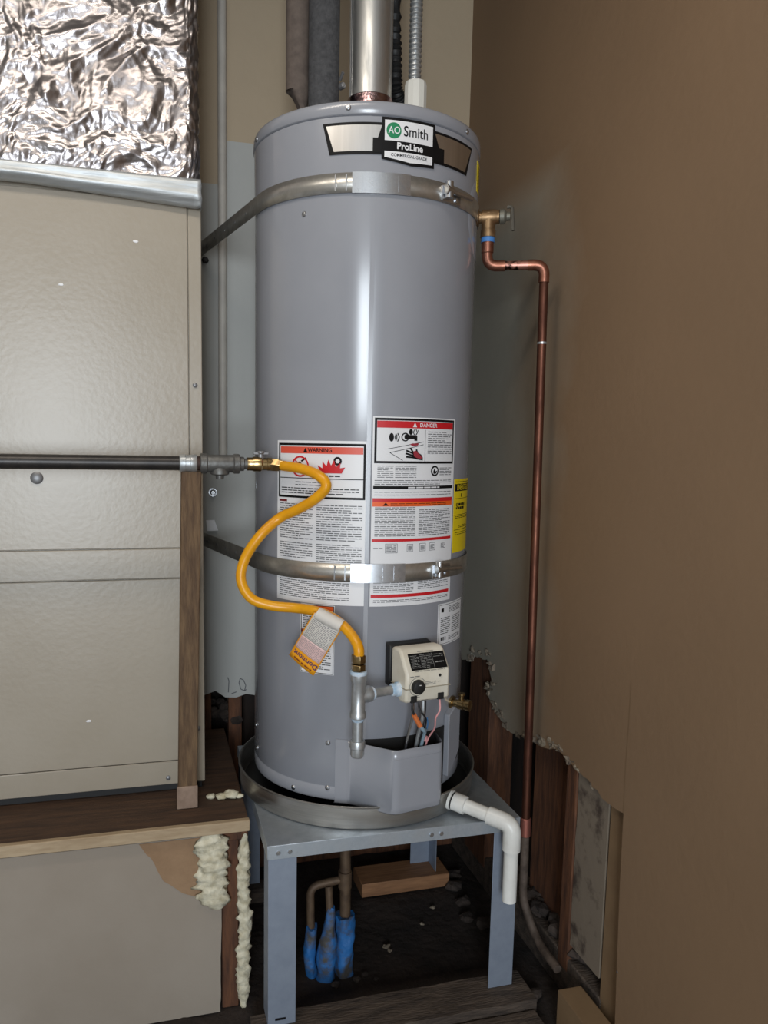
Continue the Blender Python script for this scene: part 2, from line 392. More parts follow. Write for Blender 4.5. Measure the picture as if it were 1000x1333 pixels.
for k, (x0, x1, y) in enumerate([(-.40, -.36, .465), (-.305, -.262, .465), (-.03, .01, .463), (.20, .24, .463)]):
    b = B(); b.box((x0, y, -.02), (x1, y+.085, .72)); part('stud', b, M_WOODR, wb, bevel=.003)
b = B(); b.box((-.95, YB+.002, -.05), (.58, YB+.095, .035)); part('sill_plate', b, M_WOODR, wb, bevel=.003)
b = B(); b.box((-.30, YB-.012, .06), (.44, YB+.010, .20)); part('ledger_board', b, M_WOODR, wb, bevel=.003)
# rubble in the hole beside the platform
for k in range(22):
    x = r1.uniform(-.40, -.27); z = r1.uniform(.45, .55); y = r1.uniform(.478, .53)
    b = B(); b.sphere((x, y, z), r1.uniform(.010, .024), 8, (1, 1, .8), .7, k); part('rubble_chunk', b, M_RUBB, wb, flat=True)
# pencil scribble on the primer
pr = on_plane((-.315, YB-.001, .615), (1, 0, 0), (0, 0, -1), (0, -1, 0)); b = B()
for (xa, ya, xb, yb) in [(.006, .0, .010, .012), (.010, .012, .008, .05), (.046, .006, .042, .02), (.042, .02, .048, .042), (.048, .042, .060, .048), (.060, .048, .064, .03), (.064, .03, .056, .012), (.056, .012, .046, .006), (.060, .048, .066, .044), (.018, .055, .034, .050)]:
    pr.line(b, xa, ya, xb, yb, .0028, 0)
part('pencil_scribble', b, M_GREYT, wb)
pr = on_plane((-.374, YB-.002, 1.122), (1, -.2, .05), (.1, -.15, -1)); b = B(); pr.slab(b, 0, 0, .026, .034, 0, .001); pr.poly(b, [(.026, 0), (.034, .034), (.026, .034)], .001)
tag(part('paper_scrap', b, M_WHITE), 'small white paper scrap stuck on the grey wall above the lower strap', 'paper scrap')

# --- right wall: drywall with the low part torn away
cutR = [(YB, .655), (.30, .665), (.285, .70), (.20, .70), (.165, .71), (.128, .655), (.15, .60), (.065, .558), (-.014, .54), (-.085, .558), (-.174, .566), (-.26, .590), (-.312, .588), (-.404, .574), (-.504, .556), (-.569, .560)]
cutR = ragged(cutR, .006, .018, r1)+[(-.572, .40), (-.58, .2), (-.592, -.06)]
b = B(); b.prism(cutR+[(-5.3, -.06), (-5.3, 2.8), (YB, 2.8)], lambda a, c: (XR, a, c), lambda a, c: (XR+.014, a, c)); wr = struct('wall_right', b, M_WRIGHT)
b = B(); b.box((.575, -.75, -.1), (.60, .56, 2.8)); part('sheathing', b, M_SHEA, wr)
for y0, y1, x0, x1, z1, m in [(.165, .325, .476, .56, .72, M_WOODR), (-.225, -.045, .525, .57, .62, M_WOODR), (-.349, -.302, .476, .565, .68, M_WOODR)]:
    b = B(); b.box((x0, y0, .02), (x1, y1, z1)); part('stud', b, m, wr, bevel=.003)
b = B(); b.prism(ragged([(-.352, .10), (-.352, .60)], .006, .03, r1)+[(-.484, .60), (-.484, .10)], lambda a, c: (.480, a, c), lambda a, c: (.492, a, c)); part('stained_panel', b, M_DIRTYW, wr)
b = B(); b.box((.480, -.66, -.05), (.51, -.492, .60)); part('painted_board', b, M_PAINTW, wr, bevel=.002)
b = B(); b.box((.478, -.50, -.05), (.57, .44, .055)); part('sill_plate', b, M_WOODG, wr, bevel=.004)
# torn plaster and paper hanging on the cut
for k, (y, z, s) in enumerate([(.295, .685, .018), (.27, .715, .020), (.215, .722, .016), (.17, .735, .02), (.135, .70, .024), (.125, .655, .02), (.15, .625, .026), (.105, .585, .026), (.06, .575, .022), (.02, .555, .018), (-.05, .552, .016), (-.11, .566, .02), (-.15, .575, .018), (-.20, .588, .02), (-.245, .60, .022), (-.285, .603, .02), (-.33, .592, .02), (-.375, .585, .014), (-.44, .57, .01)]):
    b = B(); b.sphere((XR+.003, y+r1.uniform(-.008, .008), z-.004), s*.78, 10, (.55, 1.25, .7), 1.3, k+40); part('torn_plaster', b, M_PLAS if k % 4 else M_DIRTYW, wr, flat=True)
for k in range(16):
    b = B(); y = r1.uniform(-.48, .0); b.sphere((r1.uniform(.495, .55), y, .062+r1.uniform(-.005, .02)), r1.uniform(.012, .028), 8, (1, 1.2, .6), .8, k+80); part('rubble_chunk', b, M_RUBB, wr, flat=True)
# crack lines in the paint above the near end of the cut
pr = on_plane((XR-.0006, -.567, .86), (0, -1, 0), (0, 0, -1), (-1, 0, 0)); b = B()
zz = [(0, 0), (.0006, .1), (-.001, .2), (.001, .30)]
for (a0, c0), (a1, c1) in zip(zz, zz[1:]): pr.line(b, a0, c0, a1, c1, .0016, 0)
part('paint_crack', b, M_PAINTW, wr)
b = B(); b.sphere((XR-.0006, -.583, .19), .003, 10, (.3, 1, 1)); part('nail_head', b, M_PLUGM, wr)
# curb of painted wood at the foot of the right wall
b = B(); b.box((.395, -1.3, -.05), (XR-.001, -.445, .058)); tag(part('painted_curb', b, M_PAINTW, bevel=.003), 'tan painted wood curb along the foot of the right wall', 'curb')

# ================================================================== FURNACE, DUCT, PLATFORM
pf = thing('furnace_platform', (-.75, .1, -.05), 'dark wood deck platform with beige drywall front under the furnace', 'platform')
b = B(); b.box((-1.6, -.185, .430), (-.322, .435, .452)); part('deck_board', b, M_WOODD, pf, bevel=.002)
b = B(); b.box((-1.6, -.202, .424), (-.320, -.1855, .4525)); part('edge_trim', b, M_WOODL, pf, bevel=.002)
b = B(); dl = ragged([(-.386, .418), (-.388, .2), (-.392, -.05)], .003, .02, r1)
b.prism([(-1.6, .418)]+dl+[(-1.6, -.05)], lambda a, c: (a, -.190, c), lambda a, c: (a, -.176, c)); part('front_drywall', b, M_DRYB, pf)
tp_ = ragged([(-.580, .416), (-.545, .362), (-.525, .316), (-.482, .280), (-.40, .240), (-.388, .236)], .004, .015, r1)+[(-.388, .416)]
b = B(); b.prism(tp_, lambda a, c: (a, -.1915, c), lambda a, c: (a, -.1895, c)); part('torn_paper_patch', b, M_TORN, pf)
b = B(); b.box((-.386, -.180, -.05), (-.345, -.10, .395)); part('stud', b, M_WOODR, pf, bevel=.003)
b = B(); b.box((-.386, -.184, .395), (-.322, -.10, .424)); part('top_plate', b, M_WOODR, pf, bevel=.003)
b = B(); b.box((-.345, -.165, -.05), (-.322, .42, .395)); part('end_panel', b, M_WOODD, pf)
def foam_strip(pts, rad, seed, k=10, flat=.6, nrm=1):
    path = spline(pts, k); b = B(); n = 14; vs = []
    for i, p in enumerate(path):
        t = i/(len(path)-1); e = min(1, 8*t, 8*(1-t))**.5
        for j in range(n):
            a = 2*pi*j/n; q = 1+.65*noise.noise((p.x*40+cos(a)*1.6, p.z*60+seed, sin(a)*1.6+seed))+.35*noise.noise((cos(a)*3+p.z*30, p.z*85+seed, sin(a)*3))
            vs.append((p.x+rad*q*e*cos(a), p.y+rad*flat*q*e*sin(a)*nrm, p.z+.004*noise.noise((i, j, seed))))
    b.add(vs, [(i*n+j, i*n+(j+1) % n, (i+1)*n+(j+1) % n, (i+1)*n+j) for i in range(len(path)-1) for j in range(n)]+[tuple(range(n)), tuple(range((len(path)-1)*n, len(path)*n))])
    return b
part('spray_foam', foam_strip([(-.330, -.185, .412), (-.334, -.187, .30), (-.330, -.187, .18), (-.336, -.187, .05), (-.332, -.187, -.06)], .0150, 3, 40), M_FOAMW, pf, sharp=180)
part('spray_foam', foam_strip([(-.412, -.193, .430), (-.408, -.194, .36), (-.412, -.194, .30), (-.394, -.193, .225)], .034, 8, 34, .32), M_FOAMW, pf, sharp=180)
for k, (x, y, rr_) in enumerate([(-.402, -.062, .010), (-.377, -.072, .012), (-.352, -.070, .016), (-.331, -.075, .009)]):
    b = B(); b.sphere((x, y, .452+rr_*.62), rr_, 12, (1.25, 1, .65), .4, k)
    tag(part('foam_crumb', b, M_FOAMW, sharp=180), ['smallest cream foam crumb on the deck nearest the wood post', 'second cream foam crumb on the deck from the wood post', 'largest cream foam crumb lying on the dark platform deck', 'cream foam crumb on the deck nearest the drain pan'][k], 'foam crumb', 'foam crumbs on the platform deck')

fu = thing('furnace_cabinet', (-.9, .2, .4525), 'beige enamelled furnace cabinet with seamed front panels on the wooden platform', 'furnace')
b = B(); b.box((-1.55, .006, .470), (-.412, .40, 1.955)); part('cabinet_body', b, M_BEIGE, fu, bevel=.003)
b = B(); b.box((-1.54, .014, .4526), (-.42, .39, .470)); part('base_plinth', b, M_PLAINB, fu)  # plain black plinth filling the gap under the cabinet
for z0, z1 in ((1.0955, 1.93), (1.019, 1.0935), (.538, 1.017), (.474, .536)):
    b = B(); b.box((-1.548, -.002, z0), (-.4455, .0065, z1)); part('front_panel', b, M_BEIGE, fu, bevel=.0018)
b = B(); b.box((-.4435, .000, .474), (-.4125, .0065, 1.93)); part('corner_flange', b, M_BEIGE, fu, bevel=.002)
b = B(); b.lathe([(.0145, 0), (.0145, .003), (.012, .005), (.003, .006)], (-.802, -.002, 1.269), (0, -1, 0)); part('knockout_plug', b, M_PLUGM, fu)
for x, z in ((-.507, .492), (-.43, .62), (-.43, 1.5)):
    b = B(); b.lathe([(.006, 0), (.006, .002), (.003, .004)], (x, -.002, z), (0, -1, 0), 14); part('screw', b, M_PLUGM, fu)
for x, z in ((-.70, .66), (-.565, 1.83), (-.735, 1.72)):
    b = B(); b.sphere((x, -.002, z), .004, 8, (1.6, .25, .8), .5, int(x*100)); part('paint_chip', b, M_WHITE, fu)

def foil():
    du = thing('foil_duct', (-.9, .2, 1.935), 'crinkled silver foil wrapped duct above the beige furnace', 'duct')
    b = B(); n0, n1, m = 300, 80, 260; vs = []; z0, z1 = 1.962, 2.80
    xe, yf, rc = -.418, -.030, .035
    x0 = -1.25
    def crease(p, a):
        d, pts = noise.voronoi(p); return a*(d[1]-d[0])
    for j in range(m+1):
        z = z0+(z1-z0)*j/m
        for i in range(n0+n1+1):
            if i <= n0:
                s = i/n0; x = x0+(xe-rc-x0)*s; y = yf; nx, ny = 0, -1
            else:
                s = (i-n0)/n1
                if s < .3: a = s/.3*pi/2; x = xe-rc+rc*sin(a); y = yf+rc-rc*cos(a); nx, ny = sin(a), -cos(a)
                else: x = xe; y = yf+rc+(s-.3)/.7*.36; nx, ny = 1, 0
            u = x+y*1.0; wv = Vector((noise.noise((u*7, z*7, 2)), noise.noise((u*7, z*7, 9)), 0))*.045
            low = max(0, min(1, (z-z0)/.16))
            q = Vector((u, z, 0))+wv
            # creases fan out diagonally towards the taped hem
            ca, sa = cos(-.6), sin(-.6); qa, qb = q.x*ca-q.y*sa, q.x*sa+q.y*ca
            big = noise.noise((u*2.3, z*2.3, 7))
            h = .014*(1-abs(noise.noise((qa*7, qb*15, 1))))+.009*(1-abs(noise.noise((q.x*18, q.y*16, 4))))*(.6+big)+crease(Vector((qa*15, qb*27, 0)), .009)*(.7-big)+crease(Vector((q.x*32, q.y*28, 5)), .0045)+.003*(1-abs(noise.noise((qa*36, qb*62, 3))))
            h -= .020
            if nx > .3: h = h*.5+crease(Vector((q.x*60, q.y*28, 3)), .008)
            e = min(1, (z-z0)/.03); h = h*(.25+.75*e)-.006*(1-e)
            vs.append((x+nx*h, y+ny*h, z))
    W = n0+n1+1
    b.add(vs, [(j*W+i, j*W+i+1, (j+1)*W+i+1, (j+1)*W+i) for j in range(m) for i in range(W-1)])
    part('foil_wrap', b, M_FOIL, du, sharp=180)
    # hem of flat foil tape
    b = B(); vs = []; nn, mm = 90, 8
    for j in range(mm+1):
        for i in range(nn+14+1):
            t = j/mm
            if i <= nn: x = x0+(xe+.004-x0)*i/nn; y = yf-.004; nx, ny = 0, -1
            else: x = xe+.005; y = yf-.004+(i-nn)/14*.36; nx, ny = 1, 0
            zt = 1.975; zb = 1.934-.022*max(0, (x+.80)/.38) if i <= nn else 1.912
            h = .004*noise.noise((x*5, y*5, t*3))+.003*abs(noise.noise((x*9+t, t*4, 3)))+(.004 if j in (3, 4) else 0)
            if t < .2: h *= .4
            if i < nn and j < 3: y2 = y+.018*(1-j/3)
            else: y2 = y
            vs.append((x+nx*h, y2+ny*h, zb+(zt-zb)*t))
    W = nn+15
    b.add(vs, [(j*W+i, j*W+i+1, (j+1)*W+i+1, (j+1)*W+i) for j in range(mm) for i in range(W-1)])
    part('foil_tape_hem', b, M_TAPE, du, sharp=180, solid=.0006)
    b = B(); b.box((-1.22, .012, 1.956), (-.445, .33, 2.795)); part('duct_core', b, M_GALV, du)
foil()

# old post that props the gas pipe
po = thing('wood_post', (-.4645, -.10, .4525), 'weathered wood post propping the black gas pipe before the furnace', 'post')
def leanbox(b, x0, x1, yf0, yf1, z0, z1, xt0, xt1, d):
    vs = [(x0, yf0, z0), (x1, yf0, z0), (x1, yf0+d, z0), (x0, yf0+d, z0), (xt0, yf1, z1), (xt1, yf1, z1), (xt1, yf1+d, z1), (xt0, yf1+d, z1)]
    b.add(vs, [(3, 2, 1, 0), (4, 5, 6, 7), (0, 1, 5, 4), (1, 2, 6, 5), (2, 3, 7, 6), (3, 0, 4, 7)])
b = B(); leanbox(b, -.486, -.440, -.103, -.178, .4526, 1.2935, -.472, -.427, .045); part('shaft', b, M_WOODP, po, bevel=.003)
b = B(); leanbox(b, -.489, -.438, -.108, -.112, .4526, .512, -.489, -.438, .008); part('base_block', b, mat('weathered_end', (150, 128, 112), .85, 0, (116, 96, 82), 30), po, bevel=.002)

# conduit on the back wall
cd = thing('conduit', (-.323, .43, 1.29), 'grey painted vertical conduit on the back wall beside the foil duct', 'conduit')
b = B(); b.tube(corner_path([(-.320, .432, 2.80), (-.323, .432, 1.285), (-.323, .452, 1.285)], .018), .0128, 16); part('conduit_tube', b, M_CONDUIT, cd)
b = B(); b.lathe([(.009, 0), (.009, .012), (.006, .02)], (-.353, YB, 1.208), (0, -1, 0), 12); b.lathe([(.013, 0), (.013, .003)], (-.353, YB, 1.208), (0, -1, 0), 16)
tag(part('anchor_bolt', b, M_CHROME), 'short chrome anchor bolt in the grey wall under the gas tee', 'bolt')

# ================================================================== STAND AND PAN
st = thing('heater_stand', (.02, -.027, -.045), 'galvanized steel stand with flat top and angle legs under the drain pan', 'stand')
SX0, SX1, SY0, SY1 = -.295, .333, -.332, .28
b = B(); b.box((SX0, SY0, .448), (SX1, SY1, .4505)); part('top_sheet', b, M_GALV, st)
for lo, hi in (((SX0, SY0-.0015, .417), (SX1, SY0+.0005, .4503)), ((SX0, SY1, .417), (SX1, SY1+.0015, .4503)), ((SX0-.0015, SY0, .417), (SX0+.0005, SY1, .4503)), ((SX1, SY0, .417), (SX1+.0015, SY1, .4503))):
    b = B(); b.box(lo, hi); part('rail_lip', b, M_GALV, st, bevel=.0006)
for sx, x in ((1, SX0), (-1, SX1)):
    for sy, y in ((1, SY0), (-1, SY1)):
        b = B(); w_ = .066; t = .0025
        z0 = 0
        pts = [(0, 0), (w_, 0), (w_, t), (t, t), (t, w_), (0, w_)]
        pts = [(x+sx*(.0008+p), y+sy*(.0008+q)) for p, q in pts]
        b.prism(pts, lambda a, c: (a, c, z0), lambda a, c: (a, c, .4478)); part('leg', b, M_GALVD, st, bevel=.0008)
hb = B(); hb.lathe([(.0055, 0), (.0055, .003), (.0045, .004)], (0, 0, 0), (0, -1, 0), 6)
s0 = unit_part('bolt', hb, M_CHROME, (-.272, SY0-.0015, .433), st)
for x in (-.245, .10, .125, .285, .31): share(s0, (x, SY0-.0015, .433), parent=st)
b = B(); b.box((-.277, SY0-.0008, .014), (-.252, SY0+.0006, .019)); part('slot', b, M_BLK, st)
b = B(); b.box((.300, SY1-.0022, .032), (.316, SY1+.0005, .038)); part('slot', b, M_BLK, st)

RP = .318
pn = thing('drain_pan', (0, 0, .451), 'round shallow aluminium drain pan under the grey tank on the stand', 'drain pan')
b = B(); prof = [(RP-.006, .4515), (RP-.002, .453), (RP, .457), (RP+.002, .505), (RP+.005, .5065), (RP+.0055, .510), (RP+.002, .5115), (RP-.001, .509), (RP-.003, .500), (RP-.005, .458), (RP-.009, .4535)]
b.lathe(prof, (0, 0, 0), (0, 0, 1), 96, cap=False); part('pan_wall', b, M_PAN, pn, sharp=60)
b = B(); b.cyl((0, 0, .4512), (0, 0, .4538), RP-.006, n=96); part('pan_floor', b, M_PLAINB, pn)  # floor disc in plain black inside the aluminium wall

# ================================================================== WATER HEATER
Z0, Z1 = .505, 2.099
wh = thing('water_heater', (0, 0, .454), 'tall grey cylindrical water heater with warning labels standing in a drain pan', 'water heater')
b = B(); b.lathe([(RT-.006, Z0), (RT-.001, Z0+.001), (RT, Z0+.004), (RT, Z0+.030), (RT-.0015, Z0+.032), (RT-.0015, Z0+.035), (RT, Z0+.037), (RT, 1.905), (RT+.0005, 1.93), (RT+.002, 2.066), (RT-.003, 2.070)], n=128, cap=False)
part('jacket', b, M_TANK, wh, sharp=50)
b = B(); b.lathe([(.01, Z0+.006), (RT-.004, Z0+.006), (RT-.004, Z0+.02)], n=64); part('bottom_plate', b, M_TANKD, wh)
b = B(); b.lathe([(RT+.002, 2.0695), (RT+.004, 2.0715), (RT+.004, 2.090), (RT+.002, 2.0965), (RT-.003, 2.0995), (RT-.012, 2.1005), (.02, 2.103)], n=128); part('top_cap', b, M_TANK, wh, sharp=50)
for a in (30, 150, 270):
    b = B(); b.cyl(tp(a, .20, .4538), tp(a, .20, Z0+.008), .02, n=14); part('foot', b, M_TANKD, wh)
sb = B(); sb.lathe([(.0062, 0), (.0062, .001), (.0045, .003), (.002, .0036)], (0, 0, 0), (0, -1, 0), 12)
s0 = unit_part('screw', sb, M_CHROME, tp(-23.8, RT+.004, 2.083), wh, (0, 0, radians(-23.8)))
for th, z, r in ((39, 2.081, RT+.004), (-84, 2.081, RT+.004), (-48.8, .517, RT), (-29.5, .648, RT), (-29.5, .535, RT), (-88, .62, RT), (-86, .56, RT), (60, .60, RT), (-45, 1.872, RT)):
    share(s0, tp(th, r, z), (0, 0, radians(th)))
# raised strip puts the vertical highlight into the jacket's shape
pr = on_tank(-13.0, 1.90); b = B(); pr.slab(b, 0, 0, .010, 1.36, -.001, .0007); part('highlight_strip', b, M_TANK, wh)
# round cover plate round the relief valve opening
pr = on_tank(66, 1.915); b = B()
for i in range(1): pr.disc(b, 0, 0, .105, .0012, 40)
vs = []; b = B()
for q in (0, .05, .10, .105):
    for i in range(40): vs.append(pr.f(q*cos(2*pi*i/40), q*.95*sin(2*pi*i/40), .0022 if q < .104 else 0))
b.add(vs, [(k*40+i, k*40+(i+1) % 40, (k+1)*40+(i+1) % 40, (k+1)*40+i) for k in range(3) for i in range(40)]); part('valve_cover_plate', b, M_TANK, wh)

# ---- badge
bp = on_tank(-35.5, 2.066, RT+.002); A = lambda th: radians(th+35.5)*RT
xl, xc0, xc1, xr = 0, A(-8.8), A(16.8), A(45.6)
bd = part('badge', (lambda q: (bp.slab(q, xc0, 0, xc1, .085, 0, .0014), bp.poly(q, [(xc0, .084), (xc0, .087), (xc0+.066, .0965), (xc1, .0925), (xc1, .084)], .0014), q)[-1])(B()), M_BLK, wh, label='black badge with white logo block')
def strip(b, p, top, bot, x0, x1, x0b, x1b, h):
    n = 10; vs = []
    for i in range(n+1): t = i/n; vs += [p.f(x0+(x1-x0)*t, top, h), p.f(x0b+(x1b-x0b)*t, bot, h)]
    b.add(vs, [(2*i, 2*i+1, 2*i+3, 2*i+2) for i in range(n)])
b = B(); strip(b, bp, .012, .078, 0, xc0+.001, A(-32.2), xc0+.001, .0010); part('badge_wing', b, M_BLK, bd)
b = B(); strip(b, bp, .012, .080, xc1-.001, xr, xc1-.001, A(40.2), .0010); part('badge_wing', b, M_BLK, bd)
b = B(); strip(b, bp, .0178, .072, .0078, xc0+.0, A(-31)+.0042, A(-12.5), .0016); part('badge_metal', b, M_BADGE, bd)
b = B(); strip(b, bp, .0178, .0745, xc1+.001, xr-.0065, A(22), A(39)-.004, .0016); part('badge_metal', b, M_BADGE, bd)
b = B(); strip(b, bp, .044, .074, A(-12.8), xc0, A(-12.8), xc0, .0019); part('badge_step', b, M_BLK, bd)
b = B(); strip(b, bp, .046, .076, xc1, A(22.5), xc1, A(22.5), .0019); part('badge_step', b, M_BLK, bd)
b = B(); bp.rect(b, xc0+.006, .006, xc1-.006, .048, .0022); part('badge_field', b, M_WHITE, bd)
b = B(); bp.rect(b, xc0+.006, .070, xc1-.006, .083, .0022); bp.poly(b, [(xc0+.006, .0828), (xc0+.064, .0905), (xc1-.006, .0868), (xc1-.006, .0828)], .0022); part('badge_field', b, M_WHITE, bd)
cx = xc0+.026
b = B(); bp.disc(b, cx, .027, .0165, .0026, 30); part('badge_logo', b, M_GREEN, bd)
b = B(); bp.text(b, 'AO', cx+.001, .027, .0205, .003, .012, .86); part('badge_lettering', b, M_WHITE, bd)
b = B(); bp.text(b, 'Smith', cx+.0165+.0345, .027, .0305, .0027, .008, .86); bp.text(b, '.', xc1-.0085, .033, .012, .0027); part('badge_lettering', b, M_BLK, bd)
b = B(); bp.text(b, 'ProLine', (xc0+xc1)/2+.001, .0585, .0195, .0027, .028, 1.0); part('badge_lettering', b, M_WHITE, bd)
b = B(); bp.text(b, 'COMMERCIAL GRADE', (xc0+xc1)/2, .0775, .0088, .0027, .012, .98); part('badge_lettering', b, M_BLK, bd)
# small yellow sticker at the edge
pr = on_tank(56, 2.045, RT+.002); sk = part('yellow_sticker', (lambda q: (pr.slab(q, 0, 0, .05, .07, 0, .0008), q)[1])(B()), M_YLAB, wh)
b = B(); pr.lines(b, .006, .008, .045, .062, 6, .0012, .003, 3); part('print', b, M_BLK, sk)

# ---- warning label (left)
WL = on_tank(-61, 1.368); WW = radians(49)*RT
l1 = part('warning_label', (lambda q: (WL.slab(q, 0, 0, WW, .382, 0, .0006), q)[1])(B()), M_WHITE, wh, label='white warning label with flame pictogram')
b = B(); WL.border(b, .005, .006, WW-.006, .134, .0052, .0010); part('frame', b, M_BLK, l1)
b = B(); WL.rect(b, .012, .014, WW-.012, .030, .0010); part('header_band', b, M_SALM, l1)
b = B(); WL.text(b, 'WARNING', WW/2+.005, .022, .0125, .0014, .02); WL.poly(b, [(WW/2-.038, .0275), (WW/2-.032, .0165), (WW/2-.026, .0275)], .0014)
WL.rect(b, .006, .0865, WW-.007, .0882, .0014)
WL.lines(b, WW*.48, .0785, WW*.74, .0825, 1, .0014, .0042, 4); WL.lines(b, .06, .093, WW-.085, .106, 2, .0014, .0022, 1); WL.lines(b, .016, .108, WW-.02, .125, 3, .0014, .0028, 2)
WL.poly(b, [(.062, .056), (.072, .048), (.080, .056), (.082, .070), (.064, .070)], .0012); WL.line(b, .076, .048, .090, .040, .004, .0012)   # canister
WL.disc(b, .168, .046, .0100, .0012, 14, .005); WL.line(b, .164, .058, .166, .066, .003, .0012)
part('print', b, M_BLK, l1)
b = B(); WL.disc(b, .073, .060, .0245, .0016, 26, .0205); WL.line(b, .058, .044, .088, .076, .003, .0016)
fl = [(.112, .074), (.124, .066), (.120, .056), (.132, .063), (.132, .047), (.142, .058), (.146, .043), (.153, .056), (.160, .044), (.164, .060), (.175, .050), (.174, .062), (.186, .060), (.178, .074)]
WL.poly(b, fl, .0016); part('pictogram', b, M_RED, l1)
b = B(); WL.rect(b, .008, .139, .034, .144, .0010); part('print', b, mat('print_dark_red', (110, 20, 24), .5), l1)
b = B()
WL.lines(b, .010, .146, .108, .232, 13, .0010, .0028, 11); WL.lines(b, .118, .146, WW-.012, .232, 13, .0010, .0028, 12)
WL.lines(b, .010, .238, .108, .278, 6, .0010, .0026, 13); WL.lines(b, .118, .238, WW-.012, .282, 7, .0010, .0026, 14)
WL.lines(b, .010, .328, WW-.04, .372, 7, .0010, .0026, 15); part('fine_print', b, M_GREYT, l1)

# ---- danger label (right)
DL = on_tank(-10.2, 1.425); DW = radians(48.2)*RT
l2 = part('danger_label', (lambda q: (DL.slab(q, 0, 0, DW, .440, 0, .0006), q)[1])(B()), M_WHITE, wh, label='white danger label with hot water pictogram and red bands')
b = B(); DL.border(b, .004, .003, DW-.006, .106, .0052, .0010); DL.rect(b, .003, .158, DW-.004, .165, .0010); part('frame', b, M_BLK, l2)
b = B(); DL.rect(b, .0095, .0095, DW-.0115, .025, .0010); part('header_band', b, M_RED, l2)
b = B(); DL.text(b, 'DANGER', DW/2+.022, .0178, .0125, .0014, .02); DL.poly(b, [(DW/2-.022, .0225), (DW/2-.0165, .012), (DW/2-.011, .0225)], .0014); DL.lines(b, DW*.37, .1592, DW*.76, .1638, 1, .0014, .0042, 36); part('header_lettering', b, M_WHITE, l2)
b = B()   # taps, spout, counter edge, hand
def oval(cx, cy, rx, ry, h): DL.poly(b, [(cx+rx*cos(2*pi*k/16), cy+ry*sin(2*pi*k/16)) for k in range(16)], h)
oval(.0435, .0466, .0058, .0098, .0010)
for q in ((.0545, .038, .0515, .046), (.0515, .046, .0545, .055), (.058, .037, .0625, .046), (.0625, .046, .058, .056), (.056, .040, .056, .052)): DL.line(b, *q, .0022, .001)
DL.disc(b, .077, .0455, .0100, .0010, 18, .0072); DL.rect(b, .076, .0405, .103, .0495, .0011); oval(.079, .045, .0045, .006, .0012); DL.line(b, .104, .0425, .104, .0535, .0078, .0013)
oval(.0910, .0335, .0050, .0068, .0010)
for q in ((.100, .028, .0975, .0345), (.0975, .0345, .100, .040), (.104, .027, .108, .0345), (.108, .0345, .104, .041), (.110, .029, .112, .0345)): DL.line(b, *q, .0022, .001)
for q in ((.036, .073, .126, .0555), (.040, .0815, .126, .062), (.040, .0815, .072, .099)): DL.line(b, *q, .0012, .001)
for q in ((.099, .083, .080, .076), (.099, .088, .0785, .0825), (.101, .092, .080, .0905), (.100, .083, .0905, .070), (.110, .084, .1065, .073)): DL.line(b, *q, .0042, .0011)
DL.poly(b, [(.096, .081), (.104, .078), (.112, .081), (.120, .085), (.1245, .092), (.1245, .0985), (.110, .0965), (.098, .094)], .0012)
DL.rect(b, .130, .028, .1310, .101, .0010)
DL.disc(b, .162, .123, .0125, .0010, 22); part('print', b, M_BLK, l2)
b = B(); DL.disc(b, .162, .123, .0085, .0014, 16); part('print', b, M_WHITE, l2)
b = B(); DL.poly(b, [(.156, .126), (.160, .116), (.164, .124), (.170, .122), (.166, .129), (.158, .130)], .0018); part('print', b, M_BLK, l2)
b = B(); DL.poly(b, [(.088, .062), (.096, .0595), (.113, .0595), (.110, .064), (.098, .066)], .0012); DL.poly(b, [(.098, .078), (.105, .076), (.113, .083), (.121, .090), (.120, .0955), (.108, .093), (.100, .089)], .0017); part('pictogram', b, mat('print_crimson', (150, 46, 58), .5), l2)
b = B()
DL.lines(b, .138, .030, DW-.014, .084, 9, .0010, .0024, 21, ); DL.lines(b, .012, .110, .05, .140, 6, .0010, .002, 22); DL.lines(b, .054, .110, .108, .140, 6, .0010, .002, 23)
DL.lines(b, .178, .114, DW-.012, .134, 4, .0010, .0022, 24); DL.lines(b, .006, .143, DW-.012, .156, 3, .0010, .0022, 25); DL.lines(b, .006, .169, DW-.012, .182, 2, .0010, .0020, 26)
DL.lines(b, .008, .206, .108, .276, 13, .0010, .0024, 27); DL.lines(b, .118, .212, DW-.012, .276, 12, .0010, .0024, 28); DL.lines(b, .006, .3, .028, .306, 1, .001, .002, 29)
for q in ((.034, .292, .064, .314), (.088, .294, .104, .312), (.122, .293, .140, .312), (.152, .293, .170, .312)):
    DL.border(b, *q, .0010, .001); DL.lines(b, q[0]+.003, q[1]+.004, q[2]-.003, q[3]-.003, 4, .001, .002, int(q[0]*999))
DL.lines(b, .190, .296, .206, .310, 4, .001, .002, 31)
DL.lines(b, .008, .378, .108, .408, 6, .0010, .0022, 32); DL.lines(b, .120, .378, DW-.012, .404, 5, .0010, .0022, 33); DL.lines(b, .008, .424, DW-.012, .432, 2, .0010, .002, 34)
part('fine_print', b, M_GREYT, l2)
for q in ((.002, .186, DW-.005, .195), (.002, .281, DW-.006, .2875), (.002, .412, DW-.008, .4195)):
    b = B(); DL.rect(b, *q, .0010); part('red_band', b, M_RED, l2)
b = B(); DL.rect(b, .002, .195, DW-.005, .2055, .0010); part('orange_band', b, M_ORNG, l2)
b = B(); DL.poly(b, [(.026, .2035), (.033, .196), (.040, .2035)], .0014); DL.lines(b, .045, .197, DW-.03, .2045, 2, .0014, .0018, 35); part('print', b, M_BLK, l2)

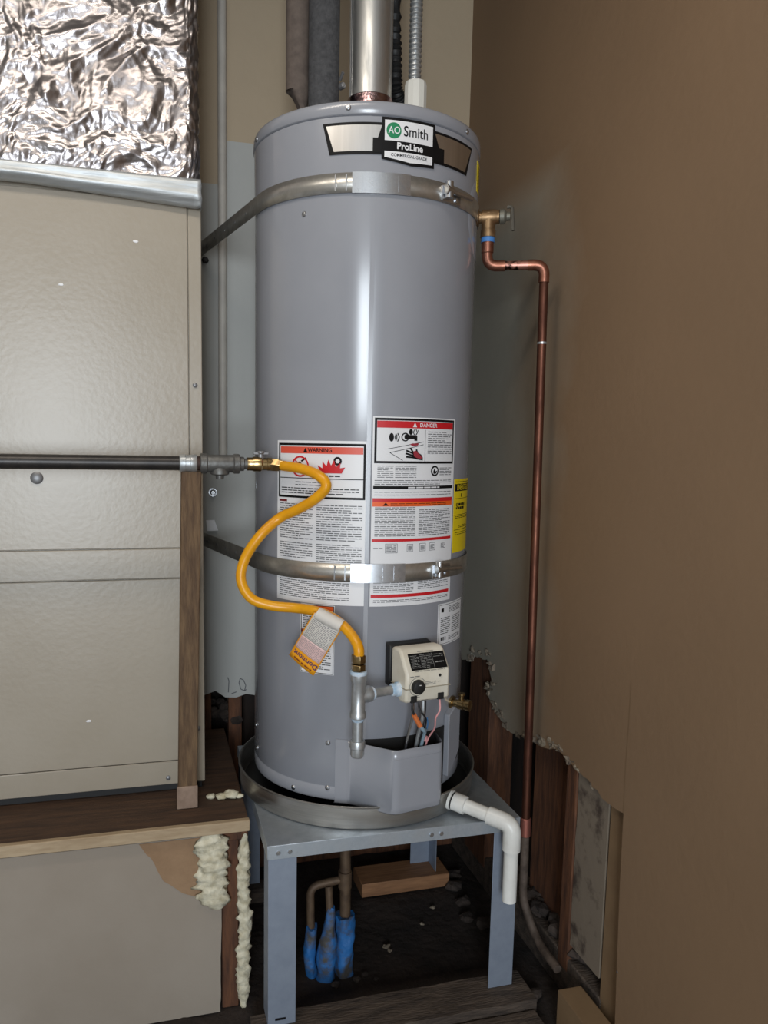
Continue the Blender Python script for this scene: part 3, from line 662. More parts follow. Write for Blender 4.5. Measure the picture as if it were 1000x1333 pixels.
# ---- yellow energy label
EL = on_tank(39.3, 1.281); l3 = part('energy_label', (lambda q: (EL.slab(q, 0, 0, .134, .182, 0, .0006), q)[1])(B()), M_YLAB, wh, label='yellow energy label')
b = B(); EL.rect(b, .004, .012, .130, .030, .0010); EL.rect(b, .040, .036, .046, .0445, .001); EL.rect(b, .004, .0475, .130, .0485, .001); EL.text(b, '$', .016, .0665, .020, .0010, .01); EL.lines(b, .026, .0585, .072, .076, 2, .001, .009, 45)
EL.rect(b, .004, .088, .130, .0892, .001); EL.rect(b, .004, .125, .130, .1262, .001); EL.lines(b, .006, .004, .128, .010, 1, .001, .0022, 41); EL.lines(b, .008, .091, .12, .098, 2, .001, .002, 42); EL.lines(b, .03, .114, .12, .122, 2, .001, .002, 43); EL.lines(b, .008, .130, .12, .140, 2, .001, .002, 44); part('print', b, M_BLK, l3)
b = B(); EL.text(b, 'ENERGYGUIDE', .067, .021, .0185, .0014, .02, .86); part('print', b, M_YLAB, l3)
# ---- rating label
RL = on_tank(28.6, .977); l4 = part('rating_label', (lambda q: (RL.slab(q, 0, 0, .124, .105, 0, .0006), q)[1])(B()), M_WHITE, wh, label='small white rating label with fine print')
b = B(); RL.border(b, .003, .003, .121, .102, .0010, .001); RL.lines(b, .045, .008, .112, .026, 4, .001, .002, 51); RL.lines(b, .010, .034, .052, .078, 7, .001, .0024, 52); RL.lines(b, .060, .034, .112, .078, 7, .001, .0024, 53); [RL.rect(b, .012+.008*k, .084, .0165+.008*k, .093, .001) for k in range(3)]; RL.rect(b, .012, .012, .022, .022, .001); RL.disc(b, .105, .090, .005, .001); RL.lines(b, .045, .084, .095, .096, 3, .001, .002, 54); part('print', b, M_BLK, l4)
# ---- small label behind the hang tag
SL = on_tank(-45, .984); l5 = part('small_warning_label', (lambda q: (SL.slab(q, 0, 0, .088, .168, 0, .0006), q)[1])(B()), M_WHITE, wh, label='small white label with orange header')
b = B(); SL.border(b, .0015, .0015, .0865, .1665, .0016, .001); SL.lines(b, .006, .020, .08, .058, 7, .001, .0026, 61); SL.lines(b, .006, .075, .08, .158, 12, .001, .0026, 62); SL.lines(b, .034, .0065, .066, .0105, 1, .0014, .0035, 63); part('print', b, M_BLK, l5)
b = B(); SL.rect(b, .003, .003, .085, .014, .0010); part('header_band', b, M_ORNG, l5)
b = B(); SL.rect(b, .003, .062, .085, .071, .0010); part('red_band', b, mat('print_brick', (150, 46, 30), .5), l5)

# ---- burner door
TH0 = 12.0; er = Vector((sin(radians(TH0)), -cos(radians(TH0)), 0)); et = Vector((cos(radians(TH0)), sin(radians(TH0)), 0))
def loc(t, r, z): return et*t+er*r+Vector((0, 0, z))
half = [(-.150, .2385), (-.118, .2565), (-.074, .3370)]
def round_out(pts, r):
    P = corner_path([(p[0], p[1], 0) for p in pts], r, 6); return [(p.x, p.y) for p in P]
outl = round_out([(-.172, .222), (-.140, .245), (-.072, .340), (.060, .340), (.080, .272)], .016)
b = B(); vs = []; zt, zb = .656, .497; thk = .0016
rows = [(zb, -.004), (zb+.004, 0), (zb+.016, .0), (zb+.0165, .0012), (zt-.0225, .0012), (zt-.022, .0), (zt, 0)]
for z, off in rows:
    for (t, r) in outl: vs.append(loc(t, r+off, z))
nO = len(outl); b.add(vs, [(k*nO+i, k*nO+i+1, (k+1)*nO+i+1, (k+1)*nO+i) for k in range(len(rows)-1) for i in range(nO-1)])
part('burner_door', b, M_TANK, wh, solid=.0016, sharp=60)
b = B(); b.prism(outl, lambda a, c: loc(a, c-.003, zb+.001), lambda a, c: loc(a, c-.003, zb+.003)); part('door_bottom', b, M_TANK, wh)
pr = on_tank(-25.6, .660); b = B(); pr.slab(b, 0, 0, .030, .158, 0, .0030); part('door_flange', b, M_TANK, wh)
pr = on_tank(36.5, .690); b = B()
b.prism([(0, .0), (.062, -.028), (.062, .105), (.02, .15), (.0, .16)], lambda a, c: pr.f(a, c, .0), lambda a, c: pr.f(a, c, .016)); part('door_flange', b, M_TANK, wh, bevel=.002)
pr = on_tank(-12, .662); b = B(); pr.slab(b, 0, 0, .235, .15, 0, .0025); part('burner_opening_shade', b, M_TANKD, wh)  # black panel paints the shade in the burner opening
b = B(); b.prism([(-.10, .275), (-.068, .32), (.040, .32), (.06, .275)], lambda a, c: loc(a, c, .575), lambda a, c: loc(a, c, .577)); part('manifold_shelf', b, M_TANKD, wh)

# ---- gas control
TC = 10.2; cr = Vector((sin(radians(TC)), -cos(radians(TC)), 0)); ct = Vector((cos(radians(TC)), sin(radians(TC)), 0))
def cl(t, r, z): return ct*t+cr*r+Vector((0, 0, z))
prof = [(.302, .795), (.348, .776), (.372, .779), (.376, .786), (.376, .848), (.345, .893), (.335, .898), (.302, .896)]
b = B(); b.prism(prof, lambda r, z: cl(-.058, r, z), lambda r, z: cl(.058, r, z)); gc = part('gas_control', b, M_CREAM, wh, bevel=.006, label='cream gas control with black dial')
b = B(); b.prism([(.2794, .80), (.303, .80), (.303, .898), (.2794, .902)], lambda r, z: cl(-.063, r, z), lambda r, z: cl(.050, r, z)); part('mounting_flange', b, M_PLAINB, gc, bevel=.004)
b = B(); b.prism([(.305, .812), (.3785, .812), (.3785, .8135), (.305, .8135)], lambda r, z: cl(-.0595, r, z), lambda r, z: cl(.0595, r, z)); part('seam_line', b, mat('cream_shadow', (150, 142, 124), .6), gc)
b = B(); o_ = cl(-.028, .376, .817); b.lathe([(.0165, 0), (.0165, .005), (.0145, .011), (.012, .012)], o_, cr, 24); kn = part('dial', b, M_PLAINB, gc)
b = B(); b.box((-.002, -.002, 0), (.002, .002, .001), Matrix.Translation(o_+cr*.0125+Vector((0, 0, .006)))); part('dial_mark', b, M_WHITE, kn)
fp = on_plane(cl(-.058, .3765, .848), ct, (0, 0, -1), cr)
b = B(); fp.disc(b, .030, .031, .0215, .0002, 30, .0205); fp.lines(b, .010, .0055, .036, .0085, 1, .0003, .0022, 70)
fp.lines(b, .022, .0545, .036, .0575, 1, .0003, .0018, 77); fp.lines(b, .030, .0635, .062, .066, 1, .0003, .0016, 78); fp.lines(b, .050, .021, .078, .030, 3, .0003, .0012, 71); fp.lines(b, .083, .0235, .093, .0255, 1, .0003, .0016, 79); part('dial_print', b, M_GREYT, gc)
b = B(); o2 = cl(.030, .3762, .838); b.lathe([(.0035, 0), (.0035, .0015)], o2, cr, 12); part('status_light', b, M_PLAINB, gc)
sl = Vector((0, 0, .848-.893))+cr*(.376-.345); fp = on_plane(cl(-.046, .345, .893)+(cr*.045+Vector((0, 0, .031))).normalized()*.0008, ct, sl, cr*.045+Vector((0, 0, .031)))
b = B(); fp.slab(b, .004, .008, .098, .048, 0, .0006); cpl = part('control_label', b, M_BLK, gc)
b = B(); fp.lines(b, .008, .012, .030, .044, 7, .0009, .0011, 72); fp.lines(b, .033, .011, .062, .045, 8, .0009, .0011, 73); fp.rect(b, .0645, .010, .0652, .046, .0009); fp.lines(b, .068, .012, .094, .022, 2, .0009, .0012, 74); fp.lines(b, .070, .030, .092, .036, 1, .0009, .0035, 69); part('print', b, mat('print_pale', (150, 150, 148), .5), cpl)
b = B(); fp.lines(b, .010, .0495, .090, .053, 1, .0009, .0014, 75); fp.lines(b, .03, .003, .075, .0062, 1, .0009, .0012, 76); part('print', b, M_GREYT, gc)
for t in (-.037, .034):
    b = B(); b.box((-.008, -.008, -.008), (.008, .008, .008), Matrix.Translation(cl(t, .370, .788)) @ Matrix.Rotation(radians(TC), 4, 'Z')); part('wire_port', b, M_PLAINB, gc, bevel=.001)
b = B(); b.lathe([(.017, -.004), (.017, .006), (.0145, .008), (.0145, .018), (.012, .020)], cl(-.058, .342, .805), -ct, 18); part('inlet_hub', b, M_TEFLON, gc)

# tubes and wires under the control
def wire(name, pts, r, m): b = B(); b.tube(spline(pts, 6), r, 8); return part(name, b, m, wh)
wire('burner_tube', [cl(-.026, .352, .782), cl(-.024, .35, .74), cl(-.025, .330, .68), cl(-.026, .310, .60)], .0036, M_CHROME)
wire('pilot_tube', [cl(.004, .350, .782), cl(.004, .348, .73), cl(.004, .326, .67), cl(.004, .31, .60)], .0045, M_GALVP)
wire('wire_sleeve', [cl(.010, .346, .782), cl(.011, .345, .74), cl(.012, .324, .66), cl(.012, .31, .60)], .0030, M_PLAINB)
wire('thermopile_wire', [cl(.034, .372, .782), cl(.032, .378, .755), cl(.024, .374, .735), cl(.030, .36, .705), cl(.028, .335, .67), cl(.02, .315, .61)], .0020, mat('wire_pink', (214, 150, 150), .5))
wire('sensor_wire', [cl(-.037, .372, .784), cl(-.040, .376, .765), cl(-.034, .376, .75)], .0026, M_PLAINB)
wire('sensor_wire', [cl(-.020, .365, .784), cl(-.018, .372, .76), cl(-.004, .374, .74), cl(.010, .352, .715), cl(.018, .32, .65)], .0022, M_PLAINB)
b = B(); b.tube([cl(-.036, .377, .752), cl(-.018, .377, .722)], .0058, 8); part('wire_tag', b, mat('tag_orange', (206, 112, 58), .5), wh)
wire('sensor_wire', [cl(-.018, .377, .722), cl(-.006, .375, .708), cl(.010, .352, .700), cl(.016, .328, .66), cl(.014, .315, .61)], .0040, mat('wire_blue_grey', (132, 154, 168), .5))
wire('sensor_wire', [cl(.006, .366, .735), cl(.016, .350, .705), cl(.016, .315, .63)], .0016, mat('wire_blue', (70, 120, 170), .5))
b = B(); b.sphere(cl(.026, .325, .668), .009, 10, (1, 1, .8), .6, 4); part('wire_nut', b, mat('wire_pink', (214, 150, 150)), wh)

# ---- drain valve
th = 44; d = tp(th, 1, 0).normalized(); o_ = tp(th, RT-.004, .712)
b = B(); b.lathe([(.017, 0), (.017, .010), (.010, .011), (.010, .024), (.014, .025), (.014, .040), (.0125, .041), (.0125, .045), (.0145, .046), (.0145, .056), (.009, .057)], o_, d, 20); dv = part('drain_valve', b, M_BRASS, wh, label='brass drain valve')
b = B(); b.lathe([(.006, 0), (.006, .012), (.009, .014), (.009, .019)], o_+d*.032+Vector((0, 0, .010)), (0, 0, 1), 12); part('valve_stem', b, M_BRASS, dv)

# ---- relief valve
th = 63; d = tp(th, 1, 0).normalized(); o_ = tp(th, RT-.006, 1.922)
b = B(); b.lathe([(.020, 0), (.020, .012), (.014, .014), (.014, .020), (.018, .021), (.018, .052), (.016, .056), (.016, .062)], o_, d, 22)
vc = o_+d*.036; b.lathe([(.0165, .008), (.0165, -.030), (.0185, -.031), (.0185, -.048), (.015, -.049)], vc, (0, 0, 1), 22); rv = part('relief_valve', b, M_BRONZE, wh, label='bronze relief valve with test lever')
b = B(); b.lathe([(.012, 0), (.0175, .002), (.0175, .012), (.010, .018), (.010, .026)], o_+d*.062, d, 20); part('spring_cap', b, mat('cap_grey', (120, 118, 108), .5, .5), rv)
b = B(); q = o_+d*.092; e2 = Vector((cos(radians(th)), sin(radians(th)), 0)); b.tube(corner_path([q+Vector((0, 0, .022))-d*.012, q+Vector((0, 0, .024)), q+Vector((0, 0, -.034))+d*.004], .008), .0042, 8); part('test_lever', b, mat('lever_grey', (96, 92, 84), .5, .5), rv)
VO = vc+Vector((0, 0, -.050))

# ================================================================== pipes on top of the tank
fl = thing('flue_pipe', (.006, 0, 2.103), 'shiny galvanized flue pipe rising from the middle of the tank top', 'flue pipe')
b = B(); b.lathe([(.056, 2.19), (.054, 2.191), (.054, 2.45), (.0555, 2.452), (.0555, 2.46), (.054, 2.462), (.054, 2.80)], (.006, 0, 0), (0, 0, 1), 40); part('vent_tube', b, M_FLUE, fl)
b = B(); b.lathe([(.075, 2.1035), (.070, 2.12), (.0575, 2.14), (.0572, 2.212), (.0555, 2.214)], (.006, 0, 0), (0, 0, 1), 40, cap=False); part('vent_collar', b, M_FLUEB, fl)
b = B(); b.box((-.0497, -.012, 2.19), (-.0477, -.006, 2.8)); part('pipe_seam', b, M_CHROME, fl)
ci = thing('insulated_pipe', (-.112, 0, 2.102), 'dark grey foam insulated water pipe on the tank top left of the flue', 'pipe')
b = B(); b.lathe([(.0375, 2.112), (.038, 2.116), (.038, 2.80)], (-.113, 0, 0), (0, 0, 1), 26); part('foam_sleeve', b, M_FOAMI, ci)
b = B(); b.cyl((-.113, 0, 2.102), (-.113, 0, 2.14), .012); part('nipple', b, M_COPPER, ci)
b = B(); b.lathe([(.008, 0), (.008, .012), (.006, .014)], (-.075, -.012, 2.232), (.6, -.8, .1), 10); b.lathe([(.004, 0), (.004, .02)], (-.075, -.012, 2.248), (.2, -.8, .6), 8); part('clamp_bolt', b, M_PLUGM, ci)
# split foam sleeve hanging behind it
b = B(); vs = []; n = 18
for (z, s) in ((2.205, .5), (2.215, .8), (2.235, 1), (2.80, 1)):
    for i in range(n): a = 2*pi*i/n; vs.append((-.168+.030*s*cos(a), .055+.026*s*sin(a), z+(.028*cos(a) if z < 2.23 else 0)*-1))
b.add(vs, [(k*n+i, k*n+(i+1) % n, (k+1)*n+(i+1) % n, (k+1)*n+i) for k in range(3) for i in range(n)]+[tuple(range(n))])
tag(part('foam_sleeve', b, M_FOAMB), 'brown foam pipe sleeve hanging behind the grey insulated pipe', 'pipe sleeve')
hc = thing('water_connector', (.125, 0, 2.102), 'corrugated steel water connector with white ribbed collar on the tank top', 'water connector')
b = B(); b.lathe([(.0275, 2.102), (.0285, 2.11), (.0285, 2.262), (.026, 2.272), (.014, 2.274)], (.125, 0, 0), (0, 0, 1), 12); part('ribbed_collar', b, M_PLAST, hc, sharp=20)
b = B(); pf_ = []
for i in range(46): pf_ += [(.0125, 2.27+i*.012), (.0165, 2.274+i*.012), (.0165, 2.277+i*.012), (.0125, 2.281+i*.012)]
b.lathe([p for p in pf_ if p[1] < 2.80], (.122, 0, 0), (0, 0, 1), 18); part('corrugated_tube', b, M_GALVP, hc)
bf = B(); path = spline([(.070, .035, 2.80), (.075, .035, 2.45), (.078, .03, 2.34), (.082, .03, 2.27), (.100, .05, 2.245), (.13, .09, 2.24), (.15, .2, 2.25), (.15, .44, 2.26)], 16)
bf.tube(path, .017, 14, rf=lambda t: .016+.0032*sin(t*260)); tag(part('black_flex_conduit', bf, M_PLAINB), 'black corrugated flexible conduit bending behind the flue pipe', 'conduit')

# ================================================================== GAS SUPPLY
ZG, YG = 1.3115, -.166
def xl_(prof, x0): # lathe along +x from x0
    b = B(); b.lathe([(r, t) for r, t in prof], (x0, YG, ZG), (1, 0, 0), 24); return b
gp = thing('gas_pipe', (-.8, YG, ZG), 'black iron gas pipe with grey tee and brass shutoff in front of the furnace', 'gas pipe')
b = B(); b.cyl((-1.6, YG, ZG), (-.46, YG, ZG), .0165, n=20); part('black_pipe', b, M_BLACKP, gp)
part('coupling', xl_([(.0195, 0), (.0205, .002), (.0205, .013), (.0195, .014), (.0195, .024), (.0205, .025), (.0205, .037), (.0195, .039)], -.476), M_GALVP, gp)
b = B(); b.cyl((-.44, YG, ZG), (-.42, YG, ZG), .0165); part('nipple', b, mat('rusty_nipple', (70, 48, 40), .6, .4, (40, 30, 26), 40), gp)
tee = part('tee', xl_([(.021, 0), (.023, .002), (.023, .014), (.0205, .017), (.0205, .075), (.023, .078), (.023, .089), (.021, .091)], -.430), M_MALL, gp)
b = B(); b.lathe([(.019, .010), (.0215, .018), (.0215, .024), (.018, .026), (.010, .027), (.009, .036)], (-.385, YG, ZG), (0, 0, -1), 20); part('tee_plug', b, M_MALL, tee)
part('reducer', xl_([(.0165, 0), (.0165, .010), (.0125, .012), (.0125, .024)], -.340), M_MALL, gp)
sv = part('shutoff_valve', xl_([(.0155, 0), (.0155, .012), (.0175, .016), (.0175, .032), (.0145, .036), (.0145, .046), (.0155, .047), (.0155, .058)], -.322), M_BRASS, gp, label='brass shutoff valve')
b = B(); b.lathe([(.008, .012), (.008, .024), (.010, .025), (.010, .030)], (-.290, YG, ZG), (0, 0, 1), 14); b.box((-.308, YG-.006, ZG+.022), (-.272, YG+.006, ZG+.028)); part('valve_handle', b, M_PLUGM, sv, bevel=.0015)

hose_pts = [(-.258, YG, ZG-.002), (-.222, -.20, ZG-.004), tp(-40.1, .318, 1.303), tp(-31.5, .335, 1.289), tp(-28.4, .342, 1.266), tp(-33.5, .335, 1.236), tp(-42, .324, 1.21), tp(-50.5, .326, 1.188), (-.298, -.21, 1.147), (-.331, -.20, 1.093), (-.340, -.20, 1.043), (-.317, -.205, 1.000), (-.27, -.215, .983), tp(-43, .318, .979), tp(-34, .325, .979), tp(-25.5, .336, .968), tp(-19.0, .362, .946), (-.104, -.38, .918), (-.103, -.381, .884)]
gh = thing('gas_hose', (-.103, -.381, .87), 'bright yellow flexible gas hose looping across the front of the tank', 'gas hose')
b = B(); b.tube(spline([Vector((-.240, -.183, ZG-.003))]+hose_pts[2:], 12), .0119, 16); part('hose', b, M_YEL, gh)
def nut(name, p, d, rs, m):
    b = B(); b.lathe(rs, p, d, 6); return part(name, b, m, gh, bevel=.001)
dirn = Vector(hose_pts[2])-Vector(hose_pts[0])
nut('flare_nut', Vector((-.264, YG, ZG-.001)), (1, -.6, -.04), [(.013, 0), (.0165, .002), (.0165, .018), (.014, .022), (.0125, .034)], M_BRASS)
nut('flare_nut', Vector((-.103, -.381, .902)), (0, 0, -1), [(.012, 0), (.0165, .003), (.0165, .020), (.0125, .021)], M_BRASS)
nut('flare_nut', Vector((-.103, -.381, .880)), (0, 0, -1), [(.0125, 0), (.0165, .001), (.0165, .014), (.013, .016)], M_BRASS)
# hang tag
T0, T1, TL_, TR_ = tp(-31.8, .352, .984), tp(-21.0, .352, .951), tp(-43.2, .345, .872), tp(-32.2, .352, .832)
def tagf(x, y, h):
    W_, H_ = .07, .128; u, v = x/W_, y/H_; p = (T0*(1-u)+T1*u)*(1-v)+(TL_*(1-u)+TR_*u)*v
    n = (TL_-T0).cross(T1-T0).normalized(); wob = .004*sin(u*pi)+.003*sin(v*5)
    pinch = (u-.5)*.012*sin(v*pi); return p+n*(h+wob+.004*(1-v))-(T1-T0)*pinch*-6*.0
tp2 = Pr(tagf, .01)
tg = thing('hang_tag', T0, 'white and yellow paper hang tag wrapped on the yellow gas hose', 'tag')
def sheet(b, x0, y0, x1, y1, h0, h1, n=7, m=10):
    vs = []
    for h in (h1, h0):
        for j in range(m+1):
            for i in range(n+1): vs.append(tagf(x0+(x1-x0)*i/n, y0+(y1-y0)*j/m, h))
    K = (n+1)*(m+1); f = []
    for j in range(m):
        for i in range(n):
            a = j*(n+1)+i; f += [(a, a+n+1, a+n+2, a+1), (K+a, K+a+1, K+a+n+2, K+a+n+1)]
    for i in range(n): f += [(i, i+1, K+i+1, K+i), (m*(n+1)+i, K+m*(n+1)+i, K+m*(n+1)+i+1, m*(n+1)+i+1)]
    for j in range(m): f += [(j*(n+1), K+j*(n+1), K+(j+1)*(n+1), (j+1)*(n+1)), (j*(n+1)+n, (j+1)*(n+1)+n, K+(j+1)*(n+1)+n, K+j*(n+1)+n)]
    b.add(vs, f)
b = B(); sheet(b, 0, 0, .07, .128, 0, .0006); part('tag_sheet', b, M_TAGY, tg, sharp=180)
b = B(); sheet(b, .0025, .0, .0675, .062, .0007, .0010); part('white_panel', b, M_TAGW, tg, sharp=180)
b = B(); sheet(b, .0025, .062, .0675, .098, .0007, .0010); part('pink_panel', b, M_PINK, tg, sharp=180)
b = B(); tp2.lines(b, .006, .006, .064, .058, 12, .0016, .0014, 81); tp2.lines(b, .006, .064, .064, .095, 7, .0016, .0009, 82); part('fine_print', b, M_GREYT, tg)
b = B(); tp2.text(b, 'Dormont', .037, .109, .0165, .0016, .02, 1, pi); part('lettering', b, M_PURP, tg)
b = B(); tp2.lines(b, .012, .1185, .060, .1225, 1, .0016, .0042, 83); part('lettering', b, mat('print_brown', (120, 50, 20), .5), tg)
b = B(); b.tube([T0+Vector((.006, -.004, -.004)), T1+Vector((-.004, -.004, .004))], .0148, 14); part('tag_wrap', b, M_TAGW, tg)

# drip leg
dl = thing('drip_leg', (-.102, -.381, .662), 'galvanized pipe tee with capped drip leg hanging beside the gas control', 'pipe fitting')
DX, DY = -.102, -.381
def zl(name, prof, m, n=22, x=DX, y=DY): b = B(); b.lathe(prof, (x, y, 0), (0, 0, 1), n); return part(name, b, m, dl)
zl('nipple', [(.0105, .868), (.0105, .838)], M_GALVP)
zl('thread_seal', [(.0185, .8645), (.0195, .860), (.0185, .856)], M_TEFLON)
t_ = zl('tee_body', [(.016, .858), (.0185, .856), (.0185, .842), (.0160, .838), (.0160, .772), (.0185, .768), (.0185, .758), (.0165, .756)], M_GALVP)
e = cl(-.100, .342, .806)-Vector((DX, DY, .806)); ln = e.length; en = e.normalized()
b = B(); b.lathe([(.015, 0), (.016, .016), (.0185, .020), (.0185, .032), (.0165, .033)], (DX, DY, .806), en, 20); part('tee_branch', b, M_GALVP, t_)
b = B(); b.cyl(Vector((DX, DY, .806))+en*.03, cl(-.066, .342, .805), .0108, n=18); part('nipple', b, M_GALVP, dl)
b = B(); b.lathe([(.0125, 0), (.0155, .002), (.0155, .006), (.0125, .008)], Vector((DX, DY, .806))+en*.034, en, 18); part('thread_seal', b, M_TEFLON, dl)
zl('thread_seal', [(.0145, .757), (.0150, .754), (.0120, .748)], M_TEFLON)
zl('drip_pipe', [(.0122, .760), (.0122, .690)], M_GALVP)
zl('cap', [(.0165, .704), (.0178, .700), (.0178, .688), (.016, .686), (.016, .672), (.0135, .666)], M_GALVP)

# ================================================================== RELIEF DISCHARGE LINE
cp = thing('copper_relief_line', (.40, -.2, .05), 'copper relief discharge line running down the right wall from the bronze valve', 'copper pipe')
PV = Vector((.402, -.2, 0)); zE = 1.806
A0 = VO; A1 = Vector((VO.x, VO.y, zE)); A2 = Vector((PV.x, PV.y, zE))
b = B(); b.cyl(A0+Vector((0, 0, .003)), A0-Vector((0, 0, .010)), .0165); part('tape_ring', b, M_BLUE, cp)
b = B(); b.lathe([(.0150, -.009), (.0150, -.034), (.0125, -.037), (.0125, -.04)], A0, (0, 0, 1), 20); part('adapter', b, M_COPFIT, cp)
hd = (A2-A1).normalized(); HL = (A2-A1).length
b = B(); b.cyl(A0-Vector((0, 0, .03)), A1+Vector((0, 0, .03)), .0111); part('copper_stub', b, M_COPPERB, cp)
b = B(); b.tube(corner_path([A1+Vector((0, 0, .040)), A1, A1+hd*.045], .026, 8), .0132, 18); part('elbow', b, M_COPFIT, cp)
b = B(); b.cyl(A1+hd*.035, A2-hd*.03, .0111); part('horizontal_tube', b, M_COPPERB, cp)
b = B(); b.tube(corner_path([A2-hd*.040, A2, A2-Vector((0, 0, .042))], .026, 8), .0132, 18); part('elbow', b, M_COPFIT, cp)
BOT = Vector((.421, -.2, .345))
b = B(); b.cyl(A2-Vector((0, 0, .03)), BOT, .0111, n=18); part('downpipe', b, M_COPPER, cp)
vd = (BOT-A2).normalized()
b = B(); b.cyl(A2+vd*.185, A2+vd*.190, .0117, n=18); part('solder_mark', b, M_GALVP, cp)
b = B(); b.lathe([(.0118, 0), (.0138, .002), (.0138, .05), (.0118, .052)], BOT-vd*.03, vd, 18); part('coupling', b, mat('copper_pinkish', (190, 122, 108), .45, .8), cp)
b = B(); b.tube(spline([BOT+vd*.015, BOT+vd*.1, BOT+vd*.19, (.430, -.215, .11), (.436, -.27, .062), (.438, -.37, .050)], 8), .0111, 14); part('old_pipe', b, mat('dirty_pipe', (104, 90, 80), .7, .2, (66, 54, 46), 40), cp)

# ================================================================== PAN DRAIN
pd = thing('pan_drain_pipe', (.29, -.39, .27), 'white plastic drain pipe with elbow coming out of the drain pan', 'drain pipe')
S = tp(32.5, RP+.001, .485); E_ = Vector((.286, -.385, .462)); sd = (E_-S).normalized()
b = B(); b.lathe([(.0245, 0), (.0245, .006), (.021, .007)], S, sd, 22); part('flange_nut', b, M_PVC, pd)
b = B(); b.cyl(S+sd*.0065, S+sd*.0115, .0215); part('gasket', b, M_PLAINB, pd)
b = B(); b.lathe([(.0225, .011), (.0225, .042), (.0195, .043)], S, sd, 22); part('adapter', b, M_PVC, pd)
b = B(); b.cyl(S+sd*.04, E_-sd*.05, .0172, n=22); part('horizontal_tube', b, M_PVC, pd)
b = B(); b.tube(corner_path([E_-sd*.062, E_, E_-Vector((0, 0, .064))], .024, 8), .0215, 22); part('elbow', b, M_PVC, pd)
b = B(); b.cyl(E_-Vector((0, 0, .06)), Vector((E_.x, E_.y, .268)), .0172, n=22); part('vertical_tube', b, M_PVC, pd)

# ================================================================== SEISMIC STRAPS
def strap(name, zc, label, clamp_th, plate_th):
    t = thing(name, (0, 0, zc), label, 'strap')
    r = RT+.0040; hw = .021
    pts = []
    def tangent(P, side):
        L = math.hypot(P[0], P[1]); a = math.acos(r/L); base = math.atan2(P[1], P[0]); return base+side*a
    PL = (-.385, YB-.003); PRt = (.36, YB-.003)
    aL = tangent(PL, 1); aR = tangent(PRt, -1)
    aL = aL % (2*pi); aR = aR % (2*pi)
    while aR < aL: aR += 2*pi
    wallbend = [(-.43, YB-.003)]
    pts = wallbend+[PL]; n = 10
    tl = (r*cos(aL), r*sin(aL))
    for i in range(1, n): pts.append((PL[0]+(tl[0]-PL[0])*i/n, PL[1]+(tl[1]-PL[1])*i/n))
    m = 90
    for i in range(m+1): a = aL+(aR-aL)*i/m; pts.append((r*cos(a), r*sin(a)))
    tr = (r*cos(aR), r*sin(aR))
    for i in range(1, n+1): pts.append((tr[0]+(PRt[0]-tr[0])*i/n, tr[1]+(PRt[1]-tr[1])*i/n))
    pts.append((.40, YB-.003))
    b = B(); vs = []
    for x, y in pts: vs += [(x, y, zc-hw), (x, y, zc+hw)]
    b.add(vs, [(2*i, 2*i+2, 2*i+3, 2*i+1) for i in range(len(pts)-1)]); part('band', b, M_STRAP, t, solid=.0012, sharp=40)
    # second band end lapped over the first, brighter
    pr = on_tank(plate_th, zc+hw+.001, r)
    b = B(); pr.slab(b, 0, 0, .128, 2*hw+.002, .0006, .0022); part('lap_plate', b, M_CHROME, t)
    for q in (-.038, -.014, .020, .074, .100):
        b = B(); pr.slab(b, q, .005, q+.0028, 2*hw-.003, .0008, .0036); part('stamped_rib', b, M_CHROME, t)
    # holes punched near the wall end
    for k in range(5):
        f = .12+.17*k; p = Vector((PL[0]+(tl[0]-PL[0])*f, PL[1]+(tl[1]-PL[1])*f, zc)); d = Vector((tl[1]-PL[1], -(tl[0]-PL[0]), 0)).normalized()
        if d.y > 0: d = -d
        b = B(); b.lathe([(.0035, .0002), (.0035, .0016)], p, d, 10); b.lathe([(.0035, -.0016), (.0035, -.0002)], p, d, 10); part('punched_hole', b, M_PLUGM, t)
    # clamp: barrel, bolt and nut lying along the band
    def cp_(th, rr, dz): return tp(th, rr, zc+dz)
    b = B(); b.cyl(cp_(clamp_th, r+.012, -.014), cp_(clamp_th, r+.012, .022), .0095, n=14); part('clamp_barrel', b, M_CHROME, t)
    b = B(); b.cyl(cp_(clamp_th-2, r+.012, .004), cp_(clamp_th+15, r+.020, .001), .0055, n=10); part('bolt', b, M_CHROME, t)
    b = B(); p0, p1 = cp_(clamp_th-2.2, r+.012, .004), cp_(clamp_th+1.5, r+.012, .004); b.cyl(p0, p1, .0115, n=6); part('nut', b, M_CHROME, t)
    pr2 = on_tank(clamp_th-1, zc+.014, r); b = B(); pr2.slab(b, -.010, 0, .052, .034, .0008, .0055); part('clamp_plate', b, M_CHROME, t, bevel=.001)
    b = B(); pp = pr2.f(.036, .024, .0055); b.lathe([(.006, 0), (.006, .003), (.003, .004)], pp, Vector((pp.x, pp.y, 0)), 10); part('rivet', b, M_CHROME, t)
    # lag screw in the wall
    b = B(); b.lathe([(.012, 0), (.012, .003), (.0085, .0035), (.0085, .010)], (-.40, YB-.0045, zc), (0, -1, 0), 12); part('lag_screw', b, M_PLUGM, t)
    b = B(); b.lathe([(.012, 0), (.012, .003), (.0085, .0035), (.0085, .010)], (.385, YB-.0045, zc), (0, -1, 0), 12); part('lag_screw', b, M_PLUGM, t)
strap('seismic_strap', 1.9285, 'upper steel strap round the tank just below the logo badge', 24, -21.5)
strap('seismic_strap', 1.0640, 'lower steel strap round the tank crossing the warning labels', 25, -19.5)
b = B(); b.lathe([(.011, 0), (.011, .004), (.007, .006), (.007, .014)], (-.371, YB, 1.900), (0, -1, 0), 6); tag(part('wall_screw', b, M_BLACKP), 'black hex screw in the wall under the upper strap end', 'screw')

